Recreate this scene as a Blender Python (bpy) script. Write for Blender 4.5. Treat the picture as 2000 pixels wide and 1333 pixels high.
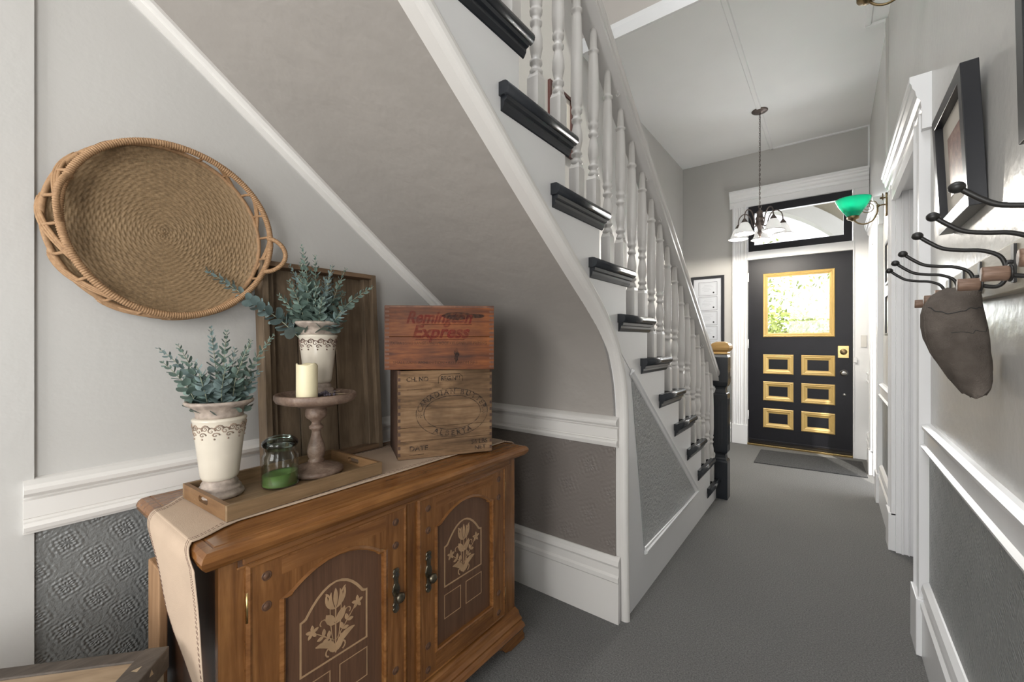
import bpy, bmesh, math, random
from math import sin, cos, pi, sqrt, atan2, radians
from mathutils import Vector, Matrix
random.seed(7)
for o in list(bpy.data.objects): bpy.data.objects.remove(o)
SC = bpy.context.scene
COL = SC.collection

# ------------------------------------------------------------------ camera, sky, sun, door daylight, added fill lamps, exposure
cam = bpy.data.cameras.new('camera'); co = bpy.data.objects.new('camera', cam); COL.objects.link(co)
co.location = (0, 0, 1.17); co.rotation_euler = (radians(90), 0, radians(37.3))
cam.sensor_width = 36; cam.lens = 14.814; cam.shift_y = -0.00075; cam.clip_start = .02
SC.camera = co
W = bpy.data.worlds.new('sky'); SC.world = W; W.use_nodes = True
W.node_tree.nodes['Background'].inputs[0].default_value = (.93, .96, 1, 1)
W.node_tree.nodes['Background'].inputs[1].default_value = 1.5

def light(name, kind, loc, power, color=(1, 1, 1), rot=(0, 0, 0), size=1, size_y=None, radius=.03):
    l = bpy.data.lights.new(name, kind); l.energy = power; l.color = color
    if kind == 'AREA':
        l.shape = 'RECTANGLE'; l.size = size; l.size_y = size_y or size
    elif kind == 'SUN': l.angle = .02
    else: l.shadow_soft_size = radius
    o = bpy.data.objects.new(name, l); COL.objects.link(o); o.location = loc; o.rotation_euler = rot
    return o
light('sun', 'SUN', (0, 8, 8), 3, (1, .95, .85), (radians(38), 0, radians(25)))
light('stair_void_fill', 'AREA', (-.6, -.2, 5.55), 36, (.96, .98, 1), (0, 0, 0), 1.3, 2.2)  # added overhead fill lamp above the stair void
light('side_opening_fill', 'AREA', (.62, -1.1, 1.35), 30, (1, .985, .96), (0, radians(90), 0), 1.9, 1.0)  # added fill lamp, out of view, shining in through the added side opening
light('rear_fill', 'AREA', (-.6, -2.62, 1.7), 46, (1, .985, .96), (radians(90), 0, 0), 1.3, 1.7)  # added fill lamp behind the camera, at the added rear window
light('far_doorway_fill', 'AREA', (.60, 4.46, 1.15), 7, (1, .985, .96), (0, radians(90), 0), 1.7, .6)  # added fill lamp behind the far right doorway; no room is built there
light('front_door_daylight', 'AREA', (-.3, 5.75, 2.0), 22, (.95, .98, 1), (radians(-90), 0, 0), .9, 1.3)
SC.view_settings.view_transform = 'Standard'; SC.view_settings.look = 'None'
SC.view_settings.exposure = 0.6; SC.view_settings.gamma = 1; SC.view_settings.use_curve_mapping = False

# ------------------------------------------------------------------ materials
class NT:
    def __init__(s, name):
        m = bpy.data.materials.new(name); m.use_nodes = True; s.m = m; s.t = m.node_tree; s.n = s.t.nodes; s.l = s.t.links
        s.b = s.n['Principled BSDF']
    def a(s, kind, **kw):
        n = s.n.new(kind)
        for k, v in kw.items(): setattr(n, k, v)
        return n
    def math(s, op, x, y=None):
        n = s.a('ShaderNodeMath', operation=op)
        for i, v in enumerate((x, y)):
            if v is None: continue
            if isinstance(v, (int, float)): n.inputs[i].default_value = v
            else: s.l.new(v, n.inputs[i])
        return n.outputs[0]
    def coords(s, scale=(1, 1, 1)):
        c = s.a('ShaderNodeTexCoord'); m = s.a('ShaderNodeMapping'); m.inputs['Scale'].default_value = scale
        s.l.new(c.outputs['Object'], m.inputs['Vector']); return m.outputs[0]
    def noise(s, scale, detail=3, rough=.5, vec=None, dist=0):
        n = s.a('ShaderNodeTexNoise'); n.inputs['Scale'].default_value = scale; n.inputs['Detail'].default_value = detail
        n.inputs['Roughness'].default_value = rough; n.inputs['Distortion'].default_value = dist
        s.l.new(vec if vec is not None else s.coords(), n.inputs['Vector']); return n.outputs[0]
    def ramp(s, fac, stops):
        r = s.a('ShaderNodeValToRGB'); e = r.color_ramp.elements
        while len(e) < len(stops): e.new(.5)
        for q, (p, c) in zip(e, stops): q.position = p; q.color = tuple(c) + (1,)
        s.l.new(fac, r.inputs[0]); return r.outputs[0]
    def bump(s, h, strength, dist):
        b = s.a('ShaderNodeBump'); b.inputs['Strength'].default_value = strength; b.inputs['Distance'].default_value = dist
        s.l.new(h, b.inputs['Height']); s.l.new(b.outputs[0], s.b.inputs['Normal'])
    def mixc(s, fac, c1, c2, mode='MIX'):
        m = s.a('ShaderNodeMix', data_type='RGBA', blend_type=mode)
        for i, v in ((0, fac), (6, c1), (7, c2)):
            if isinstance(v, (int, float)): m.inputs[i].default_value = v
            elif isinstance(v, tuple): m.inputs[i].default_value = v + (1,)
            else: s.l.new(v, m.inputs[i])
        return m.outputs[2]

def paint(name, c, rough=.4, nscale=60, nstr=.15, nd=.002, metal=0, var=.04, spec=.5, blot=2.0):
    t = NT(name)
    n = t.noise(blot, 3); lo = tuple(x*(1-var) for x in c); hi = tuple(min(1, x*(1+var)) for x in c)
    t.l.new(t.ramp(n, [(.3, lo), (.7, hi)]), t.b.inputs['Base Color'])
    t.b.inputs['Roughness'].default_value = rough; t.b.inputs['Metallic'].default_value = metal
    t.b.inputs['Specular IOR Level'].default_value = spec
    if nstr: t.bump(t.noise(nscale, 3), nstr, nd)
    return t.m

def wood(name, dark, mid, light_, axis='y', grain=26, stretch=14, rough=.45, bump=.25, blotch=0, knots=False, zrot=None, spec=.5):
    t = NT(name); t.b.inputs['Specular IOR Level'].default_value = spec
    sc = {'x': (1/stretch, 1, 1), 'y': (1, 1/stretch, 1), 'z': (1, 1, 1/stretch)}[axis]
    v = t.coords(sc)
    if zrot is not None:
        r_ = t.a('ShaderNodeMapping'); r_.inputs['Rotation'].default_value = (0, 0, radians(-zrot)); t.l.new(t.a('ShaderNodeTexCoord').outputs['Object'], r_.inputs['Vector'])
        m_ = t.a('ShaderNodeMapping'); m_.inputs['Scale'].default_value = sc; t.l.new(r_.outputs[0], m_.inputs['Vector']); v = m_.outputs[0]
    n1 = t.noise(grain, 5, .62, v, 1.2); n2 = t.noise(grain*5, 3, .6, v)
    h = t.math('ADD', t.math('MULTIPLY', n1, .72), t.math('MULTIPLY', n2, .28))
    col = t.ramp(h, [(.30, dark), (.5, mid), (.72, light_)])
    if blotch:
        b = t.noise(5, 4, .6)
        col = t.mixc(t.ramp(b, [(.40, (0, 0, 0)), (.66, (1, 1, 1))]), col, t.mixc(blotch, col, dark), 'MIX')
    if knots:
        vo = t.a('ShaderNodeTexVoronoi'); vo.inputs['Scale'].default_value = 5; t.l.new(t.coords(), vo.inputs['Vector'])
        k = t.ramp(vo.outputs['Distance'], [(.0, (1, 1, 1)), (.045, (1, 1, 1)), (.09, (0, 0, 0))])
        col = t.mixc(k, col, tuple(x*.35 for x in dark))
    t.l.new(col, t.b.inputs['Base Color']); t.b.inputs['Roughness'].default_value = rough
    if bump: t.bump(h, bump, .002)
    return t.m

def lincrusta(name, c, plane, rough=.38, tile=.2, dist=.006, strength=.9):
    """embossed wallpaper: repeated round medallions with petals and small squares between them"""
    t = NT(name); tc = t.a('ShaderNodeTexCoord'); sp = t.a('ShaderNodeSeparateXYZ'); t.l.new(tc.outputs['Object'], sp.inputs[0])
    U = sp.outputs[0 if plane == 'xz' else 1]; V = sp.outputs[2]
    wob = t.noise(9, 2)
    def medal(off):
        u = t.math('ADD', t.math('DIVIDE', U, tile), off); v = t.math('ADD', t.math('DIVIDE', V, tile), off)
        u = t.math('SUBTRACT', t.math('FRACT', t.math('ADD', u, 50)), .5); v = t.math('SUBTRACT', t.math('FRACT', t.math('ADD', v, 50)), .5)
        r = t.math('SQRT', t.math('ADD', t.math('MULTIPLY', u, u), t.math('MULTIPLY', v, v)))
        a = t.math('ARCTAN2', v, u)
        pet = t.math('MULTIPLY', t.math('SINE', t.math('MULTIPLY', a, 12)), t.math('SINE', t.math('MULTIPLY', r, 48)))
        ring = t.math('SINE', t.math('ADD', t.math('MULTIPLY', r, 62), t.math('MULTIPLY', t.math('SINE', t.math('MULTIPLY', a, 4)), 1.6)))
        w = t.math('MAXIMUM', t.math('SUBTRACT', 1, t.math('MULTIPLY', r, 2.5)), 0)
        return t.math('MULTIPLY', t.math('ADD', pet, ring), w)
    h = t.math('ADD', medal(0), medal(.5))
    h = t.math('ADD', h, t.math('MULTIPLY', t.noise(90, 3, .6), 2.2))
    lo = tuple(x*.86 for x in c)
    t.l.new(t.ramp(t.noise(3), [(.3, lo), (.7, c)]), t.b.inputs['Base Color'])
    t.b.inputs['Roughness'].default_value = rough
    t.bump(h, strength, dist); return t.m

def metal(name, c, rough=.3, var=.2):
    t = NT(name); n = t.noise(40, 4)
    t.l.new(t.ramp(n, [(.3, tuple(x*(1-var) for x in c)), (.7, c)]), t.b.inputs['Base Color'])
    t.b.inputs['Metallic'].default_value = 1; t.b.inputs['Roughness'].default_value = rough; return t.m

def fade(name, c, amount=.5, scale=70):
    """worn ink: missing in patches"""
    t = NT(name); t.b.inputs['Base Color'].default_value = c+(1,); t.b.inputs['Roughness'].default_value = .8
    tr = t.a('ShaderNodeBsdfTransparent'); mx = t.a('ShaderNodeMixShader')
    f = t.ramp(t.noise(scale, 5, .7), [(.5-amount*.25, (.15, .15, .15)), (.5+amount*.25, (.9, .9, .9))])
    t.l.new(f, mx.inputs[0]); t.l.new(tr.outputs[0], mx.inputs[1]); t.l.new(t.b.outputs[0], mx.inputs[2]); t.l.new(mx.outputs[0], t.n['Material Output'].inputs[0]); return t.m

def glow(name, c, strength, base=None, rough=.4):
    t = NT(name); t.b.inputs['Base Color'].default_value = tuple(base or c)+(1,)
    t.b.inputs['Emission Color'].default_value = tuple(c)+(1,); t.b.inputs['Emission Strength'].default_value = strength
    t.b.inputs['Roughness'].default_value = rough
    return t.m

def pane(name, tint=(1, 1, 1), gloss=.08, rough=.02):
    t = NT(name); tr = t.a('ShaderNodeBsdfTransparent'); tr.inputs[0].default_value = tint+(1,)
    gl = t.a('ShaderNodeBsdfGlossy'); gl.inputs['Roughness'].default_value = rough
    fr = t.a('ShaderNodeFresnel'); fr.inputs[0].default_value = 1.45; mx = t.a('ShaderNodeMixShader')
    f = t.math('MULTIPLY', fr.outputs[0], gloss)
    t.l.new(f, mx.inputs[0]); t.l.new(tr.outputs[0], mx.inputs[1]); t.l.new(gl.outputs[0], mx.inputs[2])
    t.l.new(mx.outputs[0], t.n['Material Output'].inputs[0]); return t.m

M = {}
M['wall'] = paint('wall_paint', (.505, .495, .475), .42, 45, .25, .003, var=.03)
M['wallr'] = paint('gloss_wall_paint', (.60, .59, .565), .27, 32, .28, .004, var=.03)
M['beige'] = paint('upper_wall_paint', (.56, .52, .48), .6, 45, .15, .002)
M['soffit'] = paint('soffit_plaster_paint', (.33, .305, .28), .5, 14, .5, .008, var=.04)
M['white'] = paint('white_trim_paint', (.85, .85, .855), .26, 22, .14, .002, var=.02)
M['cream'] = paint('cream_rail_paint', (.72, .70, .67), .3, 20, .25, .003, var=.03)
M['bal'] = paint('baluster_paint', (.66, .64, .62), .22, 20, .08, .001, var=.03)
M['ceil'] = paint('ceiling_paint', (.86, .86, .855), .6, 20, .12, .003, var=.02)
M['black'] = paint('black_gloss_paint', (.020, .023, .028), .24, 30, .1, .001, var=.3)
M['door'] = paint('door_black_paint', (.0085, .0085, .012), .42, 60, .3, .002, var=.25, spec=.35)
M['gold'] = paint('gold_paint', (.60, .41, .14), .38, 80, .1, .001, metal=.12, var=.15)
M['newelgold'] = paint('newel_gold_paint', (.48, .29, .10), .3, 30, .1, .001, metal=.35, var=.15)
M['brass'] = metal('brass', (.62, .45, .2), .25)
M['agedbrass'] = metal('aged_brass', (.30, .22, .12), .38, .5)
M['antique'] = metal('antique_pewter_brass', (.26, .23, .17), .36, .5)
M['bronze'] = metal('brown_bronze', (.20, .165, .15), .45, .3)
M['iron'] = paint('black_iron', (.022, .021, .02), .42, 90, .3, .001, var=.3)
M['steel'] = metal('steel', (.6, .6, .6), .3)
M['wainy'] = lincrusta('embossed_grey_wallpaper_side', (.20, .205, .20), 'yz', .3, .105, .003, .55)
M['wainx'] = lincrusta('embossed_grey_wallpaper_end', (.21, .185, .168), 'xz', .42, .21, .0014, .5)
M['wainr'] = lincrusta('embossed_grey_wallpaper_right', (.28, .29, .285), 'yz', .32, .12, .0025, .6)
M['waint'] = paint('embossed_silver_grey_wallpaper', (.42, .43, .425), .22, 75, 1, .012, var=.05, spec=.8)

def carpet():
    t = NT('grey_carpet'); n1 = t.noise(190, 3, .85); n2 = t.noise(1.2, 3)
    c = t.ramp(n1, [(.3, (.105, .104, .102)), (.7, (.33, .325, .315))])
    c = t.mixc(t.ramp(n2, [(.35, (0, 0, 0)), (.7, (.22, .22, .22))]), c, (.15, .145, .14))
    t.l.new(c, t.b.inputs['Base Color']); t.b.inputs['Roughness'].default_value = .95; t.b.inputs['Specular IOR Level'].default_value = .1
    t.bump(t.math('ADD', n1, t.math('MULTIPLY', t.noise(90, 2), .6)), .9, .008); return t.m
M['carpet'] = carpet()
def matmat():
    t = NT('dark_doormat'); n = t.noise(170, 3, .7)
    t.l.new(t.ramp(n, [(.35, (.018, .018, .018)), (.75, (.11, .11, .11))]), t.b.inputs['Base Color']); t.b.inputs['Roughness'].default_value = .95
    t.bump(n, .9, .006); return t.m
M['mat'] = matmat()
M['cabz'] = wood('honey_stained_wood', (.10, .037, .010), (.225, .094, .028), (.35, .165, .055), 'z', 24, 12, .24, .08, .4)
M['caby'] = wood('honey_stained_wood_rail', (.10, .037, .010), (.23, .095, .028), (.35, .165, .055), 'y', 24, 12, .16, .08, .4)
M['cabx'] = wood('dark_stained_side', (.045, .018, .008), (.09, .038, .016), (.14, .06, .025), 'z', 14, 12, .4, .08, .3)
M['panel'] = wood('brown_panel_veneer', (.085, .041, .022), (.125, .062, .034), (.165, .084, .046), 'z', 60, 20, .38, .05)
M['decal'] = paint('tan_stencil_paint', (.42, .27, .15), .5, 90, .1, .001, var=.12, blot=30)
M['tray'] = wood('light_oak_tray', (.11, .065, .03), (.21, .135, .07), (.30, .20, .11), 'y', 24, 10, .5, .15)
M['trayend'] = wood('oak_tray_end', (.12, .055, .02), (.21, .115, .05), (.29, .17, .085), 'x', 24, 10, .5, .15)
M['boxz'] = wood('weathered_plank', (.065, .044, .027), (.155, .108, .066), (.25, .18, .115), 'z', 22, 10, .7, .4, .5, True)
M['boxz2'] = wood('weathered_plank_paler', (.08, .056, .035), (.19, .135, .085), (.29, .215, .14), 'z', 18, 10, .7, .4, .5, True)
M['boxy'] = wood('weathered_rim', (.07, .04, .022), (.165, .10, .055), (.26, .17, .10), 'y', 22, 10, .7, .3, .4)
M['crateA'] = wood('old_butter_crate', (.06, .036, .02), (.24, .145, .078), (.38, .255, .15), 'x', 26, 10, .75, .3, .55, zrot=59.6, spec=.25)
M['crateAs'] = wood('old_crate_side', (.035, .018, .012), (.09, .048, .032), (.16, .085, .052), 'z', 20, 9, .7, .35, .5)
M['crateB'] = wood('orange_varnished_crate', (.035, .010, .004), (.165, .047, .010), (.30, .105, .024), 'x', 26, 10, .5, .15, .6, zrot=41.9, spec=.25)
M['crateBs'] = wood('crate_end_wood', (.06, .022, .012), (.15, .06, .03), (.22, .10, .05), 'z', 22, 10, .6, .2, .5)
M['ink'] = fade('faded_black_ink', (.02, .018, .017), .5, 60)
M['stain'] = fade('dark_blotch', (.02, .012, .008), .6, 40)
M['redink'] = fade('faded_red_ink', (.17, .010, .005), .7, 22)
M['palew'] = wood('pale_crate_wood', (.13, .085, .05), (.30, .215, .135), (.42, .32, .22), 'x', 14, 6, .6, .2, .5, zrot=48.9)
M['darkw'] = wood('dark_batten_wood', (.03, .022, .017), (.075, .06, .048), (.13, .105, .085), 'y', 24, 6, .7, .4, .4)
M['stand'] = wood('pinkish_turned_wood', (.10, .06, .042), (.20, .135, .10), (.34, .26, .205), 'y', 30, 1.5, .5, .3, .3)
M['pine'] = wood('pale_pine', (.25, .13, .06), (.36, .21, .11), (.46, .29, .16), 'z', 20, 10, .55, .1)
M['driftw'] = wood('bleached_plank', (.26, .22, .16), (.42, .38, .30), (.55, .51, .43), 'y', 20, 8, .5, .35, .3)
M['peg'] = wood('brown_peg_wood', (.13, .075, .05), (.24, .15, .105), (.36, .25, .19), 'x', 60, 6, .5, .2, .2)
M['linen'] = paint('linen', (.50, .385, .29), .9, 500, .5, .001, var=.06, spec=.1, blot=9)
M['linenw'] = paint('linen_light', (.60, .53, .46), .9, 500, .5, .001, var=.05, spec=.1, blot=9)
M['thread'] = paint('dark_brown_thread', (.13, .07, .055), .9, 100, 0)
M['glaze'] = paint('cream_crackle_glaze', (.60, .545, .455), .2, 35, .15, .002, var=.07, blot=12)
M['terra'] = paint('washed_terracotta', (.34, .28, .235), .65, 60, .4, .003, var=.28, blot=60)
M['scroll'] = paint('brown_scroll_relief', (.13, .08, .06), .5, 80, .2, .001, var=.4, blot=60)
M['scrollpale'] = paint('washed_scroll_relief', (.27, .20, .15), .5, 80, .2, .001, var=.4, blot=60)
M['candle'] = paint('ivory_wax', (.78, .70, .47), .4, 30, .1, .002, var=.03)
M['greenwax'] = paint('green_wax', (.095, .17, .04), .5, 30, .1, .002, var=.06)
M['wick'] = paint('wick_black', (.03, .03, .03), .8, 100, 0)
M['jar'] = pane('candle_jar_glass', (.975, .992, .985), .5, .04)
M['lid'] = pane('green_grey_lid_glass', (.68, .77, .73), 1.3, .06)
M['window'] = pane('window_glass', (1, 1, 1), .9)
M['leaf'] = paint('eucalyptus_leaf', (.14, .20, .17), .5, 60, .15, .001, var=.35, blot=26)
M['leafb'] = paint('bluish_eucalyptus_leaf', (.165, .225, .22), .45, 60, .15, .001, var=.3, blot=26)
M['stem'] = paint('grey_green_stem', (.25, .27, .19), .6, 60, 0)
M['lav'] = paint('dried_lavender', (.13, .11, .14), .8, 60, 0, var=.5, blot=60)
M['straw'] = paint('dried_straw', (.34, .26, .17), .8, 60, 0, var=.2)
def wick(name, a, b, c):
    t = NT(name); n = t.noise(120, 3, .7); n2 = t.noise(7, 3)
    col = t.mixc(n2, t.ramp(n, [(.3, a), (.55, b), (.8, c)]), b)
    t.l.new(col, t.b.inputs['Base Color']); t.b.inputs['Roughness'].default_value = .7
    t.bump(t.noise(300, 2), .4, .001); return t.m
M['seagrass'] = wick('woven_seagrass', (.085, .053, .025), (.25, .165, .085), (.42, .30, .17))
M['cane'] = wick('orange_cane', (.16, .085, .04), (.34, .20, .10), (.46, .31, .18))
M['felt'] = paint('taupe_corduroy', (.135, .115, .10), .92, 420, .9, .003, var=.2, spec=.1, blot=30)
M['frame'] = paint('black_frame_paint', (.02, .021, .025), .28, 40, .05, .001, var=.1)
M['frameb'] = paint('satin_frame_face', (.10, .10, .095), .18, 40, .03, .001, var=.1)
M['matboard'] = paint('cream_matboard', (.62, .58, .52), .7, 40, 0)
M['paper'] = paint('certificate_paper', (.55, .57, .61), .6, 40, 0, var=.02)
M['greyprint'] = paint('grey_print', (.36, .38, .42), .6, 40, 0)
M['redframe'] = paint('dark_red_frame', (.06, .018, .014), .4, 40, .05)
M['ivoryplate'] = paint('switch_plate_ivory', (.72, .70, .66), .4, 40, 0)
def cased(name, c, em, ec):
    t = NT(name); d = t.a('ShaderNodeBsdfTranslucent'); d.inputs[0].default_value = c+(1,)
    t.b.inputs['Base Color'].default_value = c+(1,); t.b.inputs['Roughness'].default_value = .12
    t.b.inputs['Emission Color'].default_value = ec+(1,); t.b.inputs['Emission Strength'].default_value = em
    mx = t.a('ShaderNodeMixShader'); mx.inputs[0].default_value = .55
    t.l.new(t.b.outputs[0], mx.inputs[1]); t.l.new(d.outputs[0], mx.inputs[2]); t.l.new(mx.outputs[0], t.n['Material Output'].inputs[0]); return t.m
M['greenglass'] = cased('green_glass_shade_outside', (.002, .125, .075), .03, (.0, .4, .24))
M['whiteglass'] = cased('white_glass_lining', (.75, .78, .75), .0, (1, .97, .9))
M['shade'] = cased('frosted_glass_shade', (.80, .80, .78), .05, (1, .98, .95))
M['shade'] = glow('frosted_glass_shade', (1, .98, .95), .22, (.82, .82, .80), .3)
M['bulb'] = glow('lit_bulb', (1, .93, .82), 7)
M['porch'] = paint('porch_cream_paint', (.30, .27, .20), .7, 30, .2)
M['porchw'] = paint('porch_arch_paint', (.62, .61, .58), .6, 30, .1)
M['concrete'] = paint('porch_concrete', (.35, .34, .32), .8, 40, .3)
M['treeleaf'] = paint('sunlit_leaf', (.34, .42, .10), .6, 40, 0, var=.5, blot=3)
M['bark'] = paint('tree_bark', (.14, .11, .08), .9, 30, .6)
def artwork(name, lo, mid, hi, sc):
    t = NT(name); n = t.noise(sc, 5, .7); t.l.new(t.ramp(n, [(.35, lo), (.5, mid), (.66, hi)]), t.b.inputs['Base Color']); t.b.inputs['Roughness'].default_value = .35; return t.m
M['artgreen'] = artwork('garden_picture_print', (.10, .14, .07), (.30, .34, .22), (.62, .68, .62), 22)
M['artred'] = artwork('brick_building_print', (.10, .045, .035), (.24, .10, .075), (.36, .22, .16), 30)
M['artpale'] = artwork('pale_picture_print', (.35, .42, .45), (.55, .6, .6), (.72, .74, .72), 14)

M['inksmall'] = fade('small_faded_ink', (.03, .02, .012), .8, 25)
# ------------------------------------------------------------------ mesh building
BASE = {}
class MB:
    """collects shapes in world coordinates and links them as one mesh object"""
    def __init__(s): s.v = []; s.f = []; s.sm = []; s.T = None
    def add(s, vs, fs, smooth=False):
        k = len(s.v)
        for p in vs:
            p = Vector(p)
            if s.T is not None: p = s.T @ p
            s.v.append(p)
        for f in fs: s.f.append([k+i for i in f]); s.sm.append(smooth)
        return s
    def box(s, x0, x1, y0, y1, z0, z1):
        return s.add([(x, y, z) for x in (x0, x1) for y in (y0, y1) for z in (z0, z1)],
                     [(0, 1, 3, 2), (4, 6, 7, 5), (0, 4, 5, 1), (2, 3, 7, 6), (0, 2, 6, 4), (1, 5, 7, 3)])
    def prism(s, poly, d0, d1, plane='yz', smooth=False):
        """poly in the plane's two coordinates, extruded along the third from d0 to d1"""
        def P(a, b, d): return {'yz': (d, a, b), 'xz': (a, d, b), 'xy': (a, b, d)}[plane]
        n = len(poly); vs = [P(a, b, d0) for a, b in poly]+[P(a, b, d1) for a, b in poly]
        fs = [list(range(n)), list(range(2*n-1, n-1, -1))]+[(i, i+n, (i+1) % n+n, (i+1) % n) for i in range(n)]
        k = len(s.f); s.add(vs, fs, smooth)
        if smooth: s.sm[k] = s.sm[k+1] = False
        return s
    def ring(s, poly, hole, d0, d1, plane='yz'):
        """outline with a same-count inner outline, extruded"""
        def P(a, b, d): return {'yz': (d, a, b), 'xz': (a, d, b), 'xy': (a, b, d)}[plane]
        n = len(poly); vs = [P(a, b, d) for d in (d0, d1) for q in (poly, hole) for a, b in q]; fs = []
        for i in range(n):
            j = (i+1) % n
            fs += [(i, j, n+j, n+i), (2*n+i, 3*n+i, 3*n+j, 2*n+j), (i, 2*n+i, 2*n+j, j), (n+i, n+j, 3*n+j, 3*n+i)]
        return s.add(vs, fs)
    def lathe(s, prof, c, seg=32, axis='z', T=None, smooth=True):
        vs = []; fs = []; n = len(prof)
        for i in range(seg):
            a = 2*pi*i/seg
            for r, h in prof:
                p = {'z': (r*cos(a), r*sin(a), h), 'x': (h, r*cos(a), r*sin(a)), 'y': (r*sin(a), h, r*cos(a))}[axis]
                p = Vector(p)
                if T is not None: p = T @ p
                vs.append(p+Vector(c))
        for i in range(seg):
            j = (i+1) % seg
            for k in range(n-1): fs.append((i*n+k, j*n+k, j*n+k+1, i*n+k+1))
        if prof[0][0] > 1e-5: fs.append([i*n for i in range(seg)][::-1])
        if prof[-1][0] > 1e-5: fs.append([i*n+n-1 for i in range(seg)])
        return s.add(vs, fs, smooth)
    def tube(s, pts, r, seg=10, closed=False, cap=True):
        pts = [Vector(p) for p in pts]; n = len(pts); rs = r if isinstance(r, (list, tuple)) else [r]*n
        up = Vector((0, 0, 1)); vs = []; fs = []; N = None
        for i, p in enumerate(pts):
            a = pts[(i-1) % n] if closed or i > 0 else p; b = pts[(i+1) % n] if closed or i < n-1 else p
            t = (b-a).normalized() if (b-a).length > 1e-9 else Vector((0, 0, 1))
            if N is None:
                N = t.cross(up); N = N.normalized() if N.length > .1 else t.cross(Vector((1, 0, 0))).normalized()
            N = (N-t*N.dot(t)); N = N.normalized() if N.length > 1e-6 else t.orthogonal().normalized()
            B = t.cross(N)
            for k in range(seg):
                q = 2*pi*k/seg; vs.append(p+(N*cos(q)+B*sin(q))*rs[i])
        m = n if closed else n-1
        for i in range(m):
            j = (i+1) % n
            for k in range(seg):
                l = (k+1) % seg; fs.append((i*seg+k, i*seg+l, j*seg+l, j*seg+k))
        if not closed and cap: fs += [list(range(seg))[::-1], [(n-1)*seg+k for k in range(seg)]]
        return s.add(vs, fs, True)
    def sweep(s, path, prof, up=(0, 0, 1), closed=False, smooth=False, side=None):
        """prof = [(out, up)] carried along path; 'side' fixes the out direction"""
        path = [Vector(p) for p in path]; n = len(path); m = len(prof); vs = []; fs = []
        for i, p in enumerate(path):
            a = path[i-1] if (i > 0 or closed) else p; b = path[(i+1) % n] if (i < n-1 or closed) else p
            t = (b-a).normalized()
            if side is not None: o = Vector(side); u = t.cross(o).normalized() * (1 if closed or t.cross(o).dot(Vector(up)) > 0 else -1)
            else: u = Vector(up); o = t.cross(u).normalized()
            k = 1.0
            if (i > 0 or closed) and (i < n-1 or closed):
                t1 = (p-path[i-1]).normalized(); t2 = (path[(i+1) % n]-p).normalized(); k = 1/max(.5, sqrt(max(0, (1+t1.dot(t2))/2)))
            for a_, b_ in prof: vs.append(p+o*a_*(k if side is None else 1)+u*b_*(k if side is not None else 1))
        for i in range(n if closed else n-1):
            j = (i+1) % n
            for q in range(m):
                r = (q+1) % m; fs.append((i*m+q, i*m+r, j*m+r, j*m+q))
        k0 = len(s.f)
        if not closed: fs += [list(range(m))[::-1], [(n-1)*m+q for q in range(m)]]
        s.add(vs, fs, smooth)
        if not closed: s.sm[-1] = s.sm[-2] = False
        return s
    def grid(s, pts, nu, nv, smooth=True):
        fs = [(i*nv+j, i*nv+j+1, (i+1)*nv+j+1, (i+1)*nv+j) for i in range(nu-1) for j in range(nv-1)]
        return s.add(pts, fs, smooth)
    def ball(s, c, r, seg=14, sc=(1, 1, 1)):
        n = seg//2; prof = [(r*sin(pi*i/n) if 0 < i < n else 0, -r*cos(pi*i/n)) for i in range(n+1)]
        return s.lathe(prof, c, seg, T=Matrix.Diagonal(sc+(1,)).to_3x3() if sc != (1, 1, 1) else None)
    def build(s, name, mat, parent=None, bevel=0, kind=None, loc=None, solid=0, subsurf=0, bseg=2):
        me = bpy.data.meshes.new(name)
        org = Vector(loc) if loc is not None else Vector((0, 0, 0))
        pb = BASE[parent.name] if parent is not None else Vector((0, 0, 0))
        wb = pb if (parent is not None and loc is None) else org
        me.from_pydata([tuple(p-wb) for p in s.v], [], s.f); me.validate()
        if len(me.polygons) == len(s.sm): me.polygons.foreach_set('use_smooth', s.sm)
        bm = bmesh.new(); bm.from_mesh(me); bmesh.ops.recalc_face_normals(bm, faces=bm.faces); bm.to_mesh(me); bm.free()
        me.materials.append(mat if not isinstance(mat, str) else M[mat])
        o = bpy.data.objects.new(name, me); COL.objects.link(o)
        if parent is not None: o.parent = parent; o.location = wb-pb
        else: o.location = wb
        BASE[o.name] = wb
        if kind: o['kind'] = kind
        if solid: md = o.modifiers.new('solid', 'SOLIDIFY'); md.thickness = solid; md.offset = 0
        if bevel:
            md = o.modifiers.new('bevel', 'BEVEL'); md.width = bevel; md.segments = bseg; md.limit_method = 'ANGLE'; md.angle_limit = radians(40)
            md.harden_normals = False
        if subsurf: md = o.modifiers.new('sub', 'SUBSURF'); md.levels = subsurf; md.render_levels = subsurf
        return o

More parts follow.
